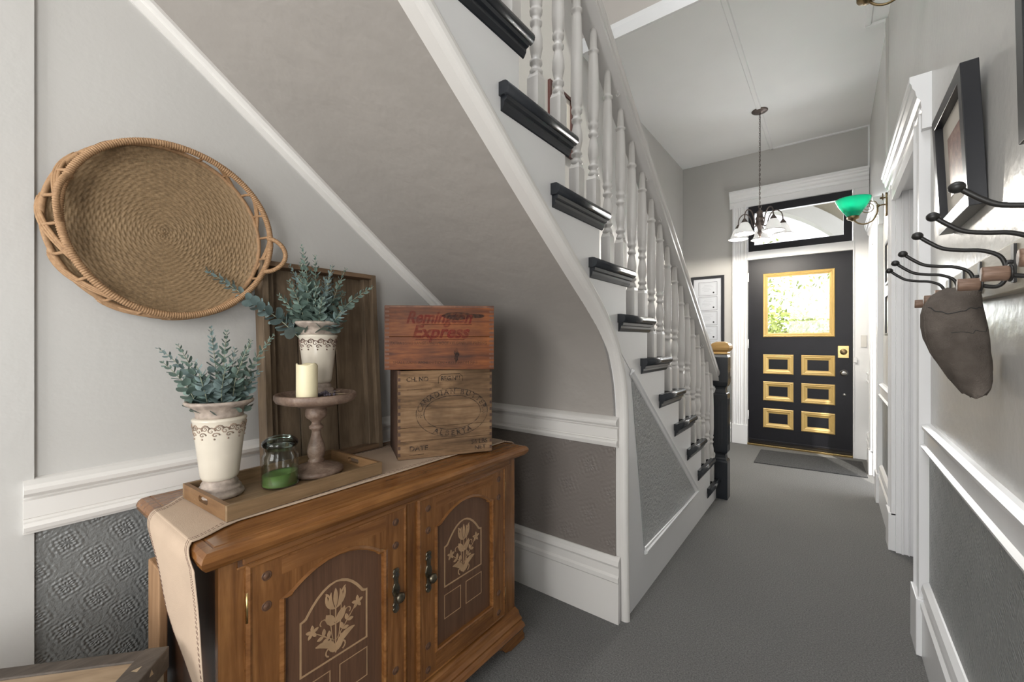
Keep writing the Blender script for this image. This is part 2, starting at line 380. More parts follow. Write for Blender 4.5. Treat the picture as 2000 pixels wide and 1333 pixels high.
def B(name, mat, x0, x1, y0, y1, z0, z1, parent=None, bevel=0, kind=None):
    return MB().box(x0, x1, y0, y1, z0, z1).build(name, mat, parent, bevel, kind)
def empty(name, loc=(0, 0, 0), label=None, cat=None, group=None, kind=None):
    o = bpy.data.objects.new(name, None); COL.objects.link(o); o.location = loc; BASE[o.name] = Vector(loc); o.empty_display_size = .1
    return tag(o, label, cat, group, kind)
def tag(o, label=None, cat=None, group=None, kind=None):
    if label: o['label'] = label
    if cat: o['category'] = cat
    if group: o['group'] = group
    if kind: o['kind'] = kind
    return o
def copy_to(o, delta, parent=None):
    c = o.copy(); COL.objects.link(c); c.location = o.location+Vector(delta)
    if parent is not None: c.parent = parent
    BASE[c.name] = BASE[o.name]+Vector(delta)
    return c
def smooth_path(pts, n=8):
    pts = [Vector(p) for p in pts]; out = []
    for i in range(len(pts)-1):
        p0 = pts[max(0, i-1)]; p1 = pts[i]; p2 = pts[i+1]; p3 = pts[min(len(pts)-1, i+2)]
        for k in range(n):
            t = k/n; out.append(.5*((2*p1)+(p2-p0)*t+(2*p0-5*p1+4*p2-p3)*t*t+(3*p1-p0-3*p2+p3)*t**3))
    out.append(pts[-1]); return out
_tc = {}
def text_mesh(s, size, bold=0):
    """letters as flat 2-D verts and faces, centred on x"""
    if (s, size, bold) in _tc: return _tc[(s, size, bold)]
    cu = bpy.data.curves.new('letters', 'FONT'); cu.body = s; cu.size = size; cu.align_x = 'CENTER'; cu.resolution_u = 3; cu.offset = bold
    ob = bpy.data.objects.new('letters', cu); COL.objects.link(ob)
    dg = bpy.context.evaluated_depsgraph_get(); me = bpy.data.meshes.new_from_object(ob.evaluated_get(dg))
    r = ([tuple(v.co) for v in me.vertices], [list(p.vertices) for p in me.polygons])
    bpy.data.meshes.remove(me); bpy.data.objects.remove(ob); bpy.data.curves.remove(cu)
    _tc[(s, size, bold)] = r; return r
def put_text(mb, s, size, x, y, T, rot=0, shear=0, sx=1, bold=0):
    """adds lettering at 2-D (x, y) of the frame T"""
    vs, fs = text_mesh(s, size, bold); c, d = cos(rot), sin(rot)
    out = []
    for a, b, _ in vs:
        a = a*sx+b*shear; out.append(T @ Vector((x+a*c-b*d, y+a*d+b*c, 0)))
    mb.add(out, fs)
# ------------------------------------------------------------------ the setting
XL, XR, YD, ZC, YH = -1.47, .285, 5.40, 3.27, 2.78       # left wall, right wall, door wall, ceiling, stair-void header
B('floor', 'carpet', -1.62, .45, -2.75, 5.46, -.05, 0, kind='structure')
# left wall, running up through the stair void
wl = B('wall_left', 'wall', XL-.15, XL, -2.75, 5.55, 0, 5.4, kind='structure')
RAIL = [(0, 0), (.016, .001), (.018, .008), (.028, .010), (.031, .020), (.026, .028), (.018, .030), (.018, .036), (.021, .038), (.022, .078), (.014, .081), (.014, .085), (.026, .088), (.034, .096), (.036, .106), (.028, .114), (.012, .122), (0, .126)]
BASE_P = [(0, 0), (.022, 0), (.022, .155), (.026, .160), (.026, .176), (.018, .184), (.018, .212), (.024, .222), (.020, .238), (.008, .248), (0, .25)]
RAILR = [(0, 0), (.026, .004), (.028, .012), (.018, .02), (.018, .068), (.024, .074), (.026, .086), (.012, .094), (0, .096)]
def rail_run(name, p0, p1, z, prof, mat, parent=None, kind='structure'):
    """profile carried along a wall; out is to the left of the direction p0 -> p1"""
    return MB().sweep([(p0[0], p0[1], z), (p1[0], p1[1], z)], [(-a, b) for a, b in prof]).build(name, mat, parent, kind=kind)
# the strip of bare casing at the left frame edge
B('trim_1', 'wall', XL, XL+.010, -1.2, .105, 0, 2.5, kind='structure')
rail_run('trim_2', (XL, 1.66), (XL, .088), .728, RAIL, 'cream')
rail_run('baseboard_left', (XL, 1.66), (XL, .105), 0, BASE_P, 'white')
B('wainscot_left', 'wainy', XL, XL+.004, .105, 1.66, .25, .73, parent=wl)
rail_run('trim_3', (XL, 5.40), (XL, 1.9), .75, RAILR, 'white')
# end wall under the stairs
we = MB().prism([(1.66, 0), (1.66, .85), (1.80, .85), (1.80, 0)], XL, -.72).build('wall_back', 'wall', kind='structure')
rail_run('trim_4', (-.705, 1.66), (XL, 1.66), .726, RAIL, 'cream')
rail_run('baseboard_back', (-.700, 1.66), (XL, 1.66), 0, [(a, b*1.08) for a, b in BASE_P], 'cream')
B('wainscot_end', 'wainx', XL, -.72, 1.656, 1.66, .27, .73, parent=we)
# door wall, pierced by the front door and its transom
DX0, DX1 = -.765, .158
wf = MB().box(XL, DX0, YD, YD+.14, 0, ZC).box(DX1, XR+.02, YD, YD+.14, 0, ZC).box(DX0, DX1, YD, YD+.14, 2.68, ZC).build('wall_front', 'wall', kind='structure')
B('wainscot_front', 'wainr', XL, -.935, YD-.004, YD, .25, .76, parent=wf)
rail_run('trim_5', (-.935, YD), (XL, YD), .75, RAILR, 'white')
rail_run('baseboard_front', (-.935, YD), (XL, YD), 0, [(a, b*.9) for a, b in BASE_P], 'white')
# ceiling of the front hall and the header where the stair void begins
ce = MB().box(XL-.1, XR+.2, YH, YD+.2, ZC, ZC+.12).build('ceiling', 'ceil', kind='structure')
hd = B('wall_header', 'beige', XL, XR, YH, YH+.10, ZC+.12, 5.4, kind='structure')
B('trim_6', 'white', XL, XR, YH-.02, YH, ZC-.005, ZC+.07, kind='structure')
B('ceiling_upper', 'beige', XL-.1, XR+.2, 1.1, YH+.1, 5.4, 5.5, kind='structure')
MB().box(XL-.1, XR+.2, -2.75, -1.5, 5.4, 5.5).box(.15, XR+.2, -1.5, 1.1, 5.4, 5.5).box(XL-.1, -1.35, -1.5, 1.1, 5.4, 5.5).build('ceiling_stairwell', 'beige', kind='structure')
FLAT = [(-.02, 0), (-.014, -.009), (.014, -.009), (.02, 0)]
MB().sweep([(-.535, YH, ZC), (-.535, YD, ZC)], FLAT).build('trim_7', 'ceil', kind='structure')
MB().sweep([(.185, YH, ZC), (.185, 3.68, ZC)], FLAT).sweep([(.175, 3.68, ZC), (XR, 3.68, ZC)], [(a, b*1.6) for a, b in FLAT]).build('trim_8', 'ceil', kind='structure')
MB().sweep([(-.535, YD-.012, ZC), (XR, YD-.012, ZC)], FLAT).box(XR-.014, XR, YD-.02, YD, 2.86, ZC).build('trim_9', 'white', kind='structure')
B('trim_10', 'wallr', XR-.012, XR, 3.66, 3.70, 2.19, ZC, kind='structure')
# unseen rear wall behind the camera, with a window added for the rear fill lamp
MB().box(XL, -1.3, -2.62, -2.5, 0, 5.4).box(.1, XR, -2.62, -2.5, 0, 5.4).box(-1.3, .1, -2.62, -2.5, 0, .8).box(-1.3, .1, -2.62, -2.5, 2.6, 5.4).build('wall_rear', 'wall', kind='structure')
w2 = MB().ring([(-1.3, .8), (.1, .8), (.1, 2.6), (-1.3, 2.6)], [(-1.22, .88), (.02, .88), (.02, 2.52), (-1.22, 2.52)], -2.6, -2.5, 'xz').box(-1.22, .02, -2.57, -2.53, 1.68, 1.73).build('added_rear_window', 'white', kind='structure')
w3 = MB().ring([(-1.35, -1.5), (.15, -1.5), (.15, 1.1), (-1.35, 1.1)], [(-1.28, -1.43), (.08, -1.43), (.08, 1.03), (-1.28, 1.03)], 5.4, 5.5, 'xy').build('added_skylight', 'white', kind='structure')  # unseen skylight frame, added below the overhead fill lamp

# ---- right wall with its two doorways and an added opening behind the camera
D2, D3 = (2.30, 3.14), (4.14, 4.78)
wr = MB()
D4 = (-1.65, -.60)  # opening added out of view to let the side fill lamp in
for y0, y1 in ((-2.75, D4[0]), (D4[1], D2[0]), (D2[1], D3[0]), (D3[1], 5.55)): wr.box(XR, XR+.14, y0, y1, 0, 5.4)
for y0, y1 in (D2, D3, D4): wr.box(XR, XR+.14, y0, y1, 2.0, 5.4)
wr = wr.build('wall_right', 'wallr', kind='structure')
for y0, y1, n in ((-.60, 2.157, ''), (3.28, 4.0, ''), (4.92, 5.37, '')):
    B('wainscot_right', 'wainr', XR-.004, XR, y0, y1, .25, .78, parent=wr)
k = 11
for y0, y1 in ((-.60, 2.157), (3.28, 4.0), (4.92, 5.37)):
    rail_run('trim_%d' % k, (XR, y0), (XR, y1), .768, RAILR, 'white'); k += 1
    rail_run('baseboard_right' if y0 < 0 else 'baseboard_right.%03d' % (k-12), (XR, y0), (XR, y1), 0, [(a*1.1, b*1.12) for a, b in BASE_P], 'white')

CAS = [(0, 0), (0, .030), (.012, .036), (.020, .026), (.034, .024), (.040, .030), (.050, .024), (.062, .030), (.072, .024), (.084, .030), (.094, .024), (.108, .027), (.120, .036), (.130, .034), (.140, 0)]
CORN = [(0, 0), (.030, 0), (.030, .060), (.036, .066), (.032, .074), (.036, .10), (.046, .112), (.050, .124), (.052, .136), (.062, .150), (.064, .162), (.070, .170), (.070, .190), (0, .192)]
def side_door(n, y0, y1, top):
    r = empty('door_%d' % n, (XR, (y0+y1)/2, 0), kind='structure')
    for a, sgn in ((y0, -1), (y1, 1)):
        MB().prism([(XR-d*.9, a+sgn*w) for w, d in CAS], .20, top-.11, 'xy').build('casing', 'white', r)
        MB().box(XR-.040, XR, min(a, a+sgn*.146), max(a, a+sgn*.146), 0, .21).build('plinth', 'white', r, bevel=.003)
    MB().sweep([(XR, y0-.165, top-.20), (XR, y1+.165, top-.20)], [(-a*.85, b*1.05) for a, b in CORN]).build('cornice', 'white', r)
    MB().box(XR-.01, XR+.14, y0-.004, y0+.018, 0, 2.0).box(XR-.01, XR+.14, y1-.018, y1+.004, 0, 2.0).box(XR-.01, XR+.14, y0, y1, 1.985, 2.004)\
        .box(XR+.06, XR+.075, y1-.032, y1-.018, 0, 1.985).build('jamb', 'white', r, bevel=.002)
    MB().box(XR+.012, XR+.022, y1-.026, y1-.018, 0, 1.985).box(XR+.040, XR+.046, y1-.028, y1-.018, 0, 1.985).box(XR+.088, XR+.092, y1-.024, y1-.018, 0, 1.985).build('jamb_bead', 'white', r, bevel=.002)
    if n == 2: B('slab', 'white', XR+.105, XR+.14, y0+.02, y1-.02, .01, 1.98, r, .002)  # far doorway has no slab, so the added fill lamp shines through
    return r
side_door(2, D2[0], D2[1], 2.145); side_door(3, D3[0], D3[1], 2.20)

# ---- front door: white surround, black slab with gold mouldings, transom light
fd = empty('door_1', ((DX0+DX1)/2, YD, 0), kind='structure')
F0 = YD-.034
def vcas(x0, flip):
    p = [(x0+(w if not flip else .152-w)*1.0, YD-d*.95) for w, d in [(a*1.085, b) for a, b in CAS]]
    return p
MB().prism(vcas(-.918, False), .20, 2.70, 'xy').build('casing', 'white', fd)
MB().box(.160, XR-.002, F0+.004, YD, 0, 2.672).box(DX1, .170, F0-.004, YD+.07, 0, 2.671).build('casing', 'white', fd, bevel=.003)
B('plinth', 'white', -.922, -.765, F0-.006, YD, 0, .215, fd, .003)
MB().sweep([(-.945, YD, 2.672), (XR-.004, YD, 2.672)], [(a*1.0, b) for a, b in CORN]).build('cornice', 'white', fd)
MB().box(DX0-.005, DX1+.005, F0+.012, YD+.08, 2.072, 2.162).build('transom_bar', 'white', fd, bevel=.004)
DY = YD+.018
# slab in four pieces around the glass
GX0, GX1, GZ0, GZ1 = -.617, .015, 1.205, 1.905
sl = MB().box(DX0+.003, GX0+.03, DY, DY+.045, .022, 2.071).box(GX1-.03, DX1-.001, DY, DY+.045, .022, 2.071).box(GX0+.03, GX1-.03, DY, DY+.045, .022, GZ0+.03).box(GX0+.03, GX1-.03, DY, DY+.045, GZ1-.03, 2.071).build('slab', 'door', fd)
def goldframe(x0, x1, z0, z1, w, d, name, par):
    m = MB(); L = [(0, d*.6), (w*.18, d), (w*.4, d*.75), (w*.5, d*.9), (w*.8, d*.35), (w, d*.2), (w, 0), (0, 0)]
    def R(i): return [(x0+i, z0+i), (x1-i, z0+i), (x1-i, z1-i), (x0+i, z1-i)]
    vs = []; fs = []; n = len(L)
    for w_, d_ in L:
        for a, b in R(w_): vs.append((a, DY-d_, b))
    for i in range(n):
        j = (i+1) % n
        for q in range(4): fs.append((i*4+q, j*4+q, j*4+(q+1) % 4, i*4+(q+1) % 4))
    m.add(vs, fs); return m.build(name, 'gold', par)
goldframe(GX0, GX1, GZ0, GZ1, .045, .02, 'glass_frame', fd)
B('glass', 'window', GX0+.025, GX1-.025, DY+.02, DY+.024, GZ0+.025, GZ1-.025, fd)
for (x0, x1) in ((-.617, -.337), (-.267, .017)):
    for (z0, z1) in ((.800, 1.013), (.505, .715), (.206, .418)):
        goldframe(x0, x1, z0, z1, .052, .016, 'gold_panel_moulding', sl)
MB().box(DX0+.008, DX1-.008, DY-.012, DY+.01, .045, .068).build('sweep', 'door', fd, bevel=.003)
B('threshold', 'brass', DX0, DX1, F0-.01, DY+.05, 0, .022, fd, .004)
lp = MB().box(.038, .128, DY-.010, DY+.003, .990, 1.115).build('lock_case', 'brass', fd, bevel=.003)
MB().lathe([(0, -.012), (.012, -.012), (.026, -.008), (.030, 0)], (.085, DY-.010, 1.052), 24, 'y').build('thumb_turn', 'agedbrass', lp)
dk = MB().lathe([(0, -.045), (.018, -.042), (.026, -.03), (.018, -.018), (.012, -.01), (.032, -.006), (.033, 0)], (.088, DY, .838), 24, 'y').build('knob', 'steel', fd)
MB().lathe([(0, -.008), (.011, -.006), (.013, 0)], (.092, DY, .62), 16, 'y').build('bolt_cover', 'steel', fd)
for z in (1.83, 1.08, .28): MB().tube([(DX0+.004, DY-.012, z), (DX0+.004, DY-.012, z+.10)], .006, 8).box(DX0-.02, DX0+.004, DY-.012, DY-.006, z, z+.1).build('hinge', 'white', fd)
MB().box(DX1+.004, DX1+.03, F0-.02, F0-.004, .95, 1.0).build('strike', 'white', fd, bevel=.003)
tw = MB().ring([(DX0+.005, 2.165), (DX1-.005, 2.165), (DX1-.005, 2.678), (DX0+.005, 2.678)], [(-.70, 2.235), (.085, 2.235), (.085, 2.59), (-.70, 2.59)], YD+.0, YD+.05, 'xz').build('window_1', 'door', kind='structure')
B('pane', 'window', -.70, .085, YD+.02, YD+.024, 2.235, 2.59, tw)
# light switch and doorbell plate
s_ = tag(B('switch_plate', 'ivoryplate', .218, .262, F0-.006, F0+.004, 1.10, 1.22, bevel=.002), 'small pale switch plate on the white casing beside the door lock', 'light switch')

# ---- porch outside the front door
B('floor_porch', 'concrete', -4, 3, 5.55, 8.0, -.16, -.02, kind='structure')
xc, zc, ro, ri = -1.32, 1.23, 2.02, 1.84
def arc(r, n=40): return [(xc+r*cos(a), zc+r*sin(a)) for a in [pi*i/n for i in range(n+1)]]
o_ = arc(ro); i_ = arc(ri)
MB().prism([(-4, -.1), (-4, 4), (3, 4), (3, -.1), (o_[0][0], -.1)]+o_+[(o_[-1][0], -.1)], 6.80, 6.95, 'xz').build('wall_porch', 'porch', kind='structure')
MB().ring([(o_[0][0], -.1)]+o_+[(o_[-1][0], -.1)], [(i_[0][0], -.1)]+i_+[(i_[-1][0], -.1)], 6.72, 6.98, 'xz').build('trim_porch', 'porchw', kind='structure')
B('ceiling_porch', 'porch', -4, 3, 5.55, 6.95, 3.6, 3.7, kind='structure')
B('ground', 'concrete', -14, 14, 8.0, 30, -.5, -.2, kind='structure')
def tree(name, c, r, n, label, seed, sc=(1, 1, 1)):
    rnd = random.Random(seed); t = empty(name, (c[0], c[1], -.2), label, 'tree')
    MB().tube(smooth_path([(c[0], c[1], -.2), (c[0]+.1, c[1], .4), (c[0]-.05, c[1]+.1, c[2])], 4), .07, 8).tube([(c[0], c[1], .5), (c[0]+.6, c[1], c[2]+.4)], .03, 6).tube([(c[0], c[1], .6), (c[0]-.7, c[1]+.2, c[2]+.5)], .03, 6).build('trunk', 'bark', t)
    m = MB()
    for _ in range(n):
        d = Vector((rnd.gauss(0, 1), rnd.gauss(0, 1), rnd.gauss(0, 1))).normalized()*r*rnd.random()**.45
        p = Vector(c)+Vector((d.x*sc[0], d.y*sc[1], d.z*sc[2])); a = Vector((rnd.gauss(0, 1), rnd.gauss(0, 1), rnd.gauss(0, 1))).normalized(); b = a.orthogonal().normalized(); s = .035+.04*rnd.random()
        m.add([p-a*s, p+b*s*.5, p+a*s, p-b*s*.5], [(0, 1, 2, 3)])
    m.build('foliage', 'treeleaf', t); return t
tree('street_tree', (-1.35, 10.2, .95), 1.3, 5200, 'low leafy green bush seen through the lower half of the door glass', 3, (1.3, .8, .75))
tree('street_tree', (-2.2, 13.0, 2.4), 1.9, 1500, 'sparse yellow-green tree with open branches behind the leafy bush', 5, (1.5, 1, .8))

# ------------------------------------------------------------------ staircase
ST = empty('staircase', (-1.08, 3.4, 0), 'painted closed-string staircase with black treads and turned balusters rising from the black newel', 'staircase')
SX = -.69                                    # hall face of the string
RUN, RISE = .2525, .188
def rz(k): return .148+RISE*(9-k)            # top of tread k (k = 9 is the lowest)
def ry(k): return 1.189+RUN*k                # riser at the front of tread k
PROF = [(1.66, .84), (1.655, .90), (1.640, .985), (1.612, 1.065), (1.565, 1.15), (1.49, 1.235), (1.39, 1.318), (1.28, 1.395), (1.15, 1.484), (1.0, 1.588)]
PROF += [(y, 2.305-.7175*y) for y in (.8, .4, 0, -.4, -.8, -1.2)]
PROF = [(p.y, p.z) for p in smooth_path([(0, a, b) for a, b in PROF], 4)]
top = []
for k in range(-8, 10):
    top += [(ry(k-1), rz(k)-.03), (ry(k), rz(k)-.03)]
poly = [(1.69, 0)]+[(y+.012 if z > 1.5 else y+.03*min(1, (1.6-z)), z+.0) for y, z in PROF]
poly = [(1.69, 0)]+[(y, z) for y, z in PROF if z > .85]+top+[(ry(9), 0)]
MB().prism(poly, SX-.04, SX).build('string_board', 'white', ST)
# soffit: a slab whose underside follows the curve
off = []
for i, (y, z) in enumerate(PROF):
    a = PROF[max(0, i-1)]; b = PROF[min(len(PROF)-1, i+1)]; dy, dz = b[0]-a[0], b[1]-a[1]; L = sqrt(dy*dy+dz*dz); off.append((y-dz/L*-.03, z+ -dy/L*.03))
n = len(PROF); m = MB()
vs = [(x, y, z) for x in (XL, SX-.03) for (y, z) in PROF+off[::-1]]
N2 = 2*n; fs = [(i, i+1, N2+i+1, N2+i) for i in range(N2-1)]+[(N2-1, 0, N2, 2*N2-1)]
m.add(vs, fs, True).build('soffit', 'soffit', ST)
# bead mould along the curved edge, and the one on the left wall
edge = [(y+.005, z) for y, z in PROF]
MB().sweep([(SX, 1.690, .0), (SX, 1.676, .45)]+[(SX, y+.010, z+.004) for y, z in edge], [(.001, -.018), (.008, -.0165), (.014, -.012), (.018, -.005), (.0185, .002), (.015, .0085), (.008, .012), (.004, .0125), (.004, .016), (.001, .019), (-.05, .019), (-.05, -.012), (-.01, -.018)], side=(1, 0, 0), smooth=False, up=(0, 1, 0)).build('edge_bead', 'cream', ST)
MB().sweep([(XL, y-.004, z-.010) for y, z in PROF if z > 1.2], [(0, -.028), (.008, -.030), (.012, -.012), (.024, -.010), (.028, 0), (.026, .012), (0, .014)], side=(1, 0, 0), up=(0, 1, 0)).build('wall_bead', 'cream', ST)
for k in range(-8, 10):
    y1, z1 = ry(k), rz(k)
    fr = y1+.032
    m = MB().box(XL, SX-.002, ry(k-1)-.005, fr-.014, z1-.035, z1).box(SX-.01, SX+.016, ry(k-1)-.088, fr-.014, z1-.035, z1)
    # rounded nosings on the side and on the front
    hn = [(.017*cos(a)-.004, .0175*sin(a)-.0175) for a in [pi/2-pi*i/8 for i in range(9)]]
    m.prism([(SX+.020+a, z1+b) for a, b in hn], ry(k-1)-.088, fr, 'xz', True)
    m.prism([(fr-.014+a, z1+b) for a, b in hn], XL, SX+.022, 'yz', True)
    t = m.build('tread', 'black', ST)
    cv = [(0, 0), (.022, 0), (.020, -.010), (.012, -.013), (.011, -.022), (.004, -.034), (0, -.036)]
    MB().prism([(SX+a, z1-.035+b) for a, b in cv], ry(k-1)-.080, fr-.012, 'xz').build('scotia', 'black', t)
    B('riser', 'white', XL, SX-.002, y1-.02, y1, z1-.188 if k < 9 else 0, z1-.027, ST)
# framed triangular wallpaper panel
tri = [(1.750, 1.010), (1.905, .205), (2.835, .213)]
MB().prism(tri, SX, SX+.003).build('wallpaper_panel', 'waint', ST)
MB().sweep([(SX, 1.742, 1.035), (SX, 2.850, .213), (SX, 1.905, .205)], [(.001, -.018), (.008, -.015), (.010, -.004), (.017, .001), (.017, .009), (.008, .017), (.001, .019)], side=(1, 0, 0), up=(0, 1, 0)).build('panel_moulding', 'white', ST)
MB().tube([(SX, 1.33, 1.365), (SX, 1.748, 1.035)], .0018, 6).build('board_joint', 'white', ST)

# balusters: two to a tread, turned between square ends
def rail_under(y): return .868+.738*(3.40-y)
def baluster(y, zb, tall):
    h = rail_under(y)-zb; m = MB(); a = .0195; x = SX-.0195
    sq = .125 if tall else .125
    m.box(x-a, x+a, y-a, y+a, zb, zb+sq-.012)
    m.add([(x+i*a*q, y+j*a*q, zb+z) for z, q in ((sq-.012, 1), (sq+.006, .72)) for i, j in ((-1, -1), (1, -1), (1, 1), (-1, 1))], [(0, 1, 5, 4), (1, 2, 6, 5), (2, 3, 7, 6), (3, 0, 4, 7), (4, 5, 6, 7)])
    p = [(.014, sq), (.019, sq+.004), (.020, sq+.012), (.015, sq+.020), (.013, sq+.028), (.0195, sq+.034), (.0195, sq+.042), (.013, sq+.048), (.016, sq+.062), (.0205, sq+.085), (.0195, sq+.11), (.0145, sq+.135), (.0125, sq+.148),
         (.018, sq+.152), (.019, sq+.160), (.014, sq+.166), (.0135, sq+.178), (.0185, sq+.184), (.020, sq+.194), (.0155, sq+.204), (.019, sq+.212)]
    r = h-sq-.212; hh = sq+.212
    p += [(.0215, hh+r*.12), (.0205, hh+r*.45), (.0170, hh+r*.72), (.0150, hh+r*.745), (.0200, hh+r*.757), (.0205, hh+r*.772), (.0150, hh+r*.788), (.0145, hh+r*.80), (.0125, hh+r*.97), (.0120, h+.006)]
    return m.lathe([(a_, zb+b_) for a_, b_ in p], (x, y, 0), 16).build('baluster', 'bal', ST)
for k in range(-3, 10):
    z = rz(k)
    baluster(ry(k-1)+.114, z, True)
    if k < 9: baluster(ry(k)-.010, z, False)
# handrail with moulded sides; screw-eyes underneath
y0, y1 = -.4, 3.398
hp = [(-.040, 0), (.040, 0), (.040, .022), (.034, .030), (.042, .040), (.046, .052), (.046, .066), (.036, .078), (.018, .086), (-.018, .086), (-.036, .078), (-.046, .066), (-.046, .052), (-.042, .040), (-.034, .030), (-.040, .022)]
hr = MB().sweep([(SX-.020, y0, rail_under(y0)), (SX-.020, y1, rail_under(y1))], hp).build('handrail', 'bal', ST)
for y in (1.62, 1.95, 2.15, 2.42, 2.72, 3.02):
    zz = rail_under(y); MB().tube([(SX-.005, y, zz+.004), (SX-.005, y, zz-.008)], .0016, 6).tube([(SX-.005+.007*sin(a), y, zz-.015+.007*cos(a)) for a in [i*2*pi/12 for i in range(11)]], .0016, 6).build('screw_eye', 'bal', hr)
# newel
NX0, NX1, NY0, NY1 = -.715, -.613, 3.40, 3.502; cx, cy = (NX0+NX1)/2, (NY0+NY1)/2
nw = MB()
def sqz(prof):
    vs = []; fs = []
    for w, z in prof:
        vs += [(cx-w, cy-w, z), (cx+w, cy-w, z), (cx+w, cy+w, z), (cx-w, cy+w, z)]
    q = len(prof)
    for i in range(q-1):
        for j in range(4): fs.append((i*4+j, i*4+(j+1) % 4, i*4+4+(j+1) % 4, i*4+4+j))
    fs += [(3, 2, 1, 0), tuple(range(q*4-4, q*4))]; nw.add(vs, fs)
sqz([(.051, 0), (.051, .272), (.048, .284), (.040, .290), (.036, .302), (.034, .322), (.038, .334), (.047, .342), (.051, .352), (.051, .765), (.046, .776), (.038, .782), (.036, .794), (.033, .808), (.037, .822), (.046, .832), (.051, .846), (.054, .86), (.054, 1.045), (.046, 1.062), (.044, 1.07)])
nwo = nw.build('newel_post', 'black', ST, bevel=.002)
m = MB()
for sx, sy in ((1, 0), (0, -1)):
    for q in (-.022, 0, .022):
        if sx: m.box(cx+.051, cx+.0545, cy+q-.006, cy+q+.006, .40, .74)
        else: m.box(cx+q-.006, cx+q+.006, cy-.0545, cy-.051, .40, .74)
m.build('fluting', 'black', nwo, bevel=.0015)
nw = MB(); sqz([(.050, 1.066), (.052, 1.076), (.045, 1.084), (.054, 1.090), (.064, 1.100), (.067, 1.115), (.064, 1.132), (.054, 1.146), (.036, 1.156), (.014, 1.160)])
nw.build('newel_cap', 'newelgold', nwo, bevel=.004)
# ------------------------------------------------------------------ sideboard
FX = -.985                                   # plane of the door fronts
sb = empty('sideboard', (-1.21, .82, 0), 'honey-stained two-door wooden sideboard with stencilled tulips on its arched doors', 'sideboard')
cb = MB().box(-1.43, FX-.022, .318, .336, .10, .715).box(-1.43, FX-.022, 1.298, 1.316, .10, .715).box(-1.43, -1.415, .318, 1.316, .10, .715).box(-1.43, FX-.022, .318, 1.316, .10, .13)
cb.build('carcass', 'cabx', sb)
# face frame
for a, b in ((.318, .385), (.770, .842), (1.230, 1.316)): B('face_stile', 'cabz', FX-.024, FX-.004, a, b, .125, .715, sb, .002)
MB().box(FX-.004, FX+.001, .352, .368, .694, .715).box(FX-.004, FX+.001, .372, .384, .694, .715).build('frieze_block', 'panel', sb, bevel=.001)
MB().box(FX-.024, FX-.005, .385, 1.230, .683, .715).box(FX-.024, FX-.005, .385, 1.23, .125, .15).build('face_rail', 'caby', sb, bevel=.001)
MB().box(FX-.005, FX+.004, .36, 1.275, .697, .713).box(FX-.005, FX+.002, .35, 1.285, .690, .697).build('frieze_moulding', 'caby', sb, bevel=.003)
# top with a bullnose edge on three sides
tp = MB(); L = [(-.016, .715), (-.010, .717), (-.002, .722), (.006, .732), (.008, .742), (.004, .751), (-.004, .7565), (-.018, .7575), (-.020, .7555), (-.024, .7575), (-.05, .7575)]
X1, Y0_, Y1_ = -.958, .286, 1.348; XB = -1.438
vs = []; fs = []
for d, z in L: vs += [(XB, Y0_-d, z), (X1+d, Y0_-d, z), (X1+d, Y1_+d, z), (XB, Y1_+d, z)]
for i in range(len(L)-1):
    for j in range(3): fs.append((i*4+j, i*4+j+1, i*4+5+j, i*4+4+j))
    fs.append((i*4+3, i*4, i*4+4, i*4+7))
fs += [(3, 2, 1, 0), tuple(range(len(L)*4-4, len(L)*4))]
tp.add(vs, fs).build('top', 'caby', sb)
# plinth mould and bracket feet
pm_ = [(0, .06), (.030, .062), (.034, .072), (.030, .082), (.022, .088), (.024, .098), (.016, .106), (.012, .122), (0, .13)]
MB().sweep([(-1.42, 1.316, 0), (-1.42+.35, 1.316, 0), (FX-.004, 1.316, 0), (FX-.004, .318, 0), (-1.42, .318, 0)], [(-a, b) for a, b in pm_]).build('plinth_moulding', 'caby', sb)
def foot(flip):
    y = [.285, .30, .318, .40, .43, .45]
    pts = [(1.345, 0), (1.345, .02), (1.335, .034), (1.342, .05), (1.336, .064), (1.10, .064), (1.12, .055), (1.17, .048), (1.205, .034), (1.225, .012), (1.245, .006), (1.255, 0)]
    if flip: pts = [(1.634-a, b) for a, b in pts]
    m = MB().prism(pts, FX-.03, FX+.024)
    m.build('bracket_foot', 'caby', sb, bevel=.004)
    yy = 1.316 if not flip else .296
    MB().box(-1.43, -1.36, min(yy, yy+.02), max(yy, yy+.02), 0, .064).build('bracket_foot', 'cabx', sb, bevel=.003)
foot(False); foot(True)

def arch_pts(yc, hw, z0, zs, zp, n=10):
    """panel outline: straight sides to zs, cusped shoulders, arched head to zp (y, z)"""
    pts = [(yc-hw, z0), (yc+hw, z0), (yc+hw, zs)]
    sh = hw*.86
    pts += [(yc+hw*.93, zs+.001), (yc+sh, zs+.004)]
    a0 = .30
    for i in range(n+1):
        t = i/n; a = pi*t; yy = yc+sh*cos(a)
        b = abs(cos(a)); pts.append((yy, zs+.004+(zp-zs-.004)*(1-b**2.1)))
    pts += [(yc-sh, zs+.004), (yc-hw*.93, zs+.001), (yc-hw, zs)]
    return pts
def leafpoly(p, ang, ln, wd, bend=0, n=6):
    """a pointed leaf outline from p"""
    L_, R_ = [], []
    for i in range(n+1):
        t = i/n; c = ang+bend*t; x = p[0]+ln*t*cos(ang+bend*t*.5); z = p[1]+ln*t*sin(ang+bend*t*.5); w = wd*sin(pi*min(1, t*.96+.02))**.8
        L_.append((x-w*sin(c), z+w*cos(c))); R_.append((x+w*sin(c), z-w*cos(c)))
    return L_+R_[::-1]
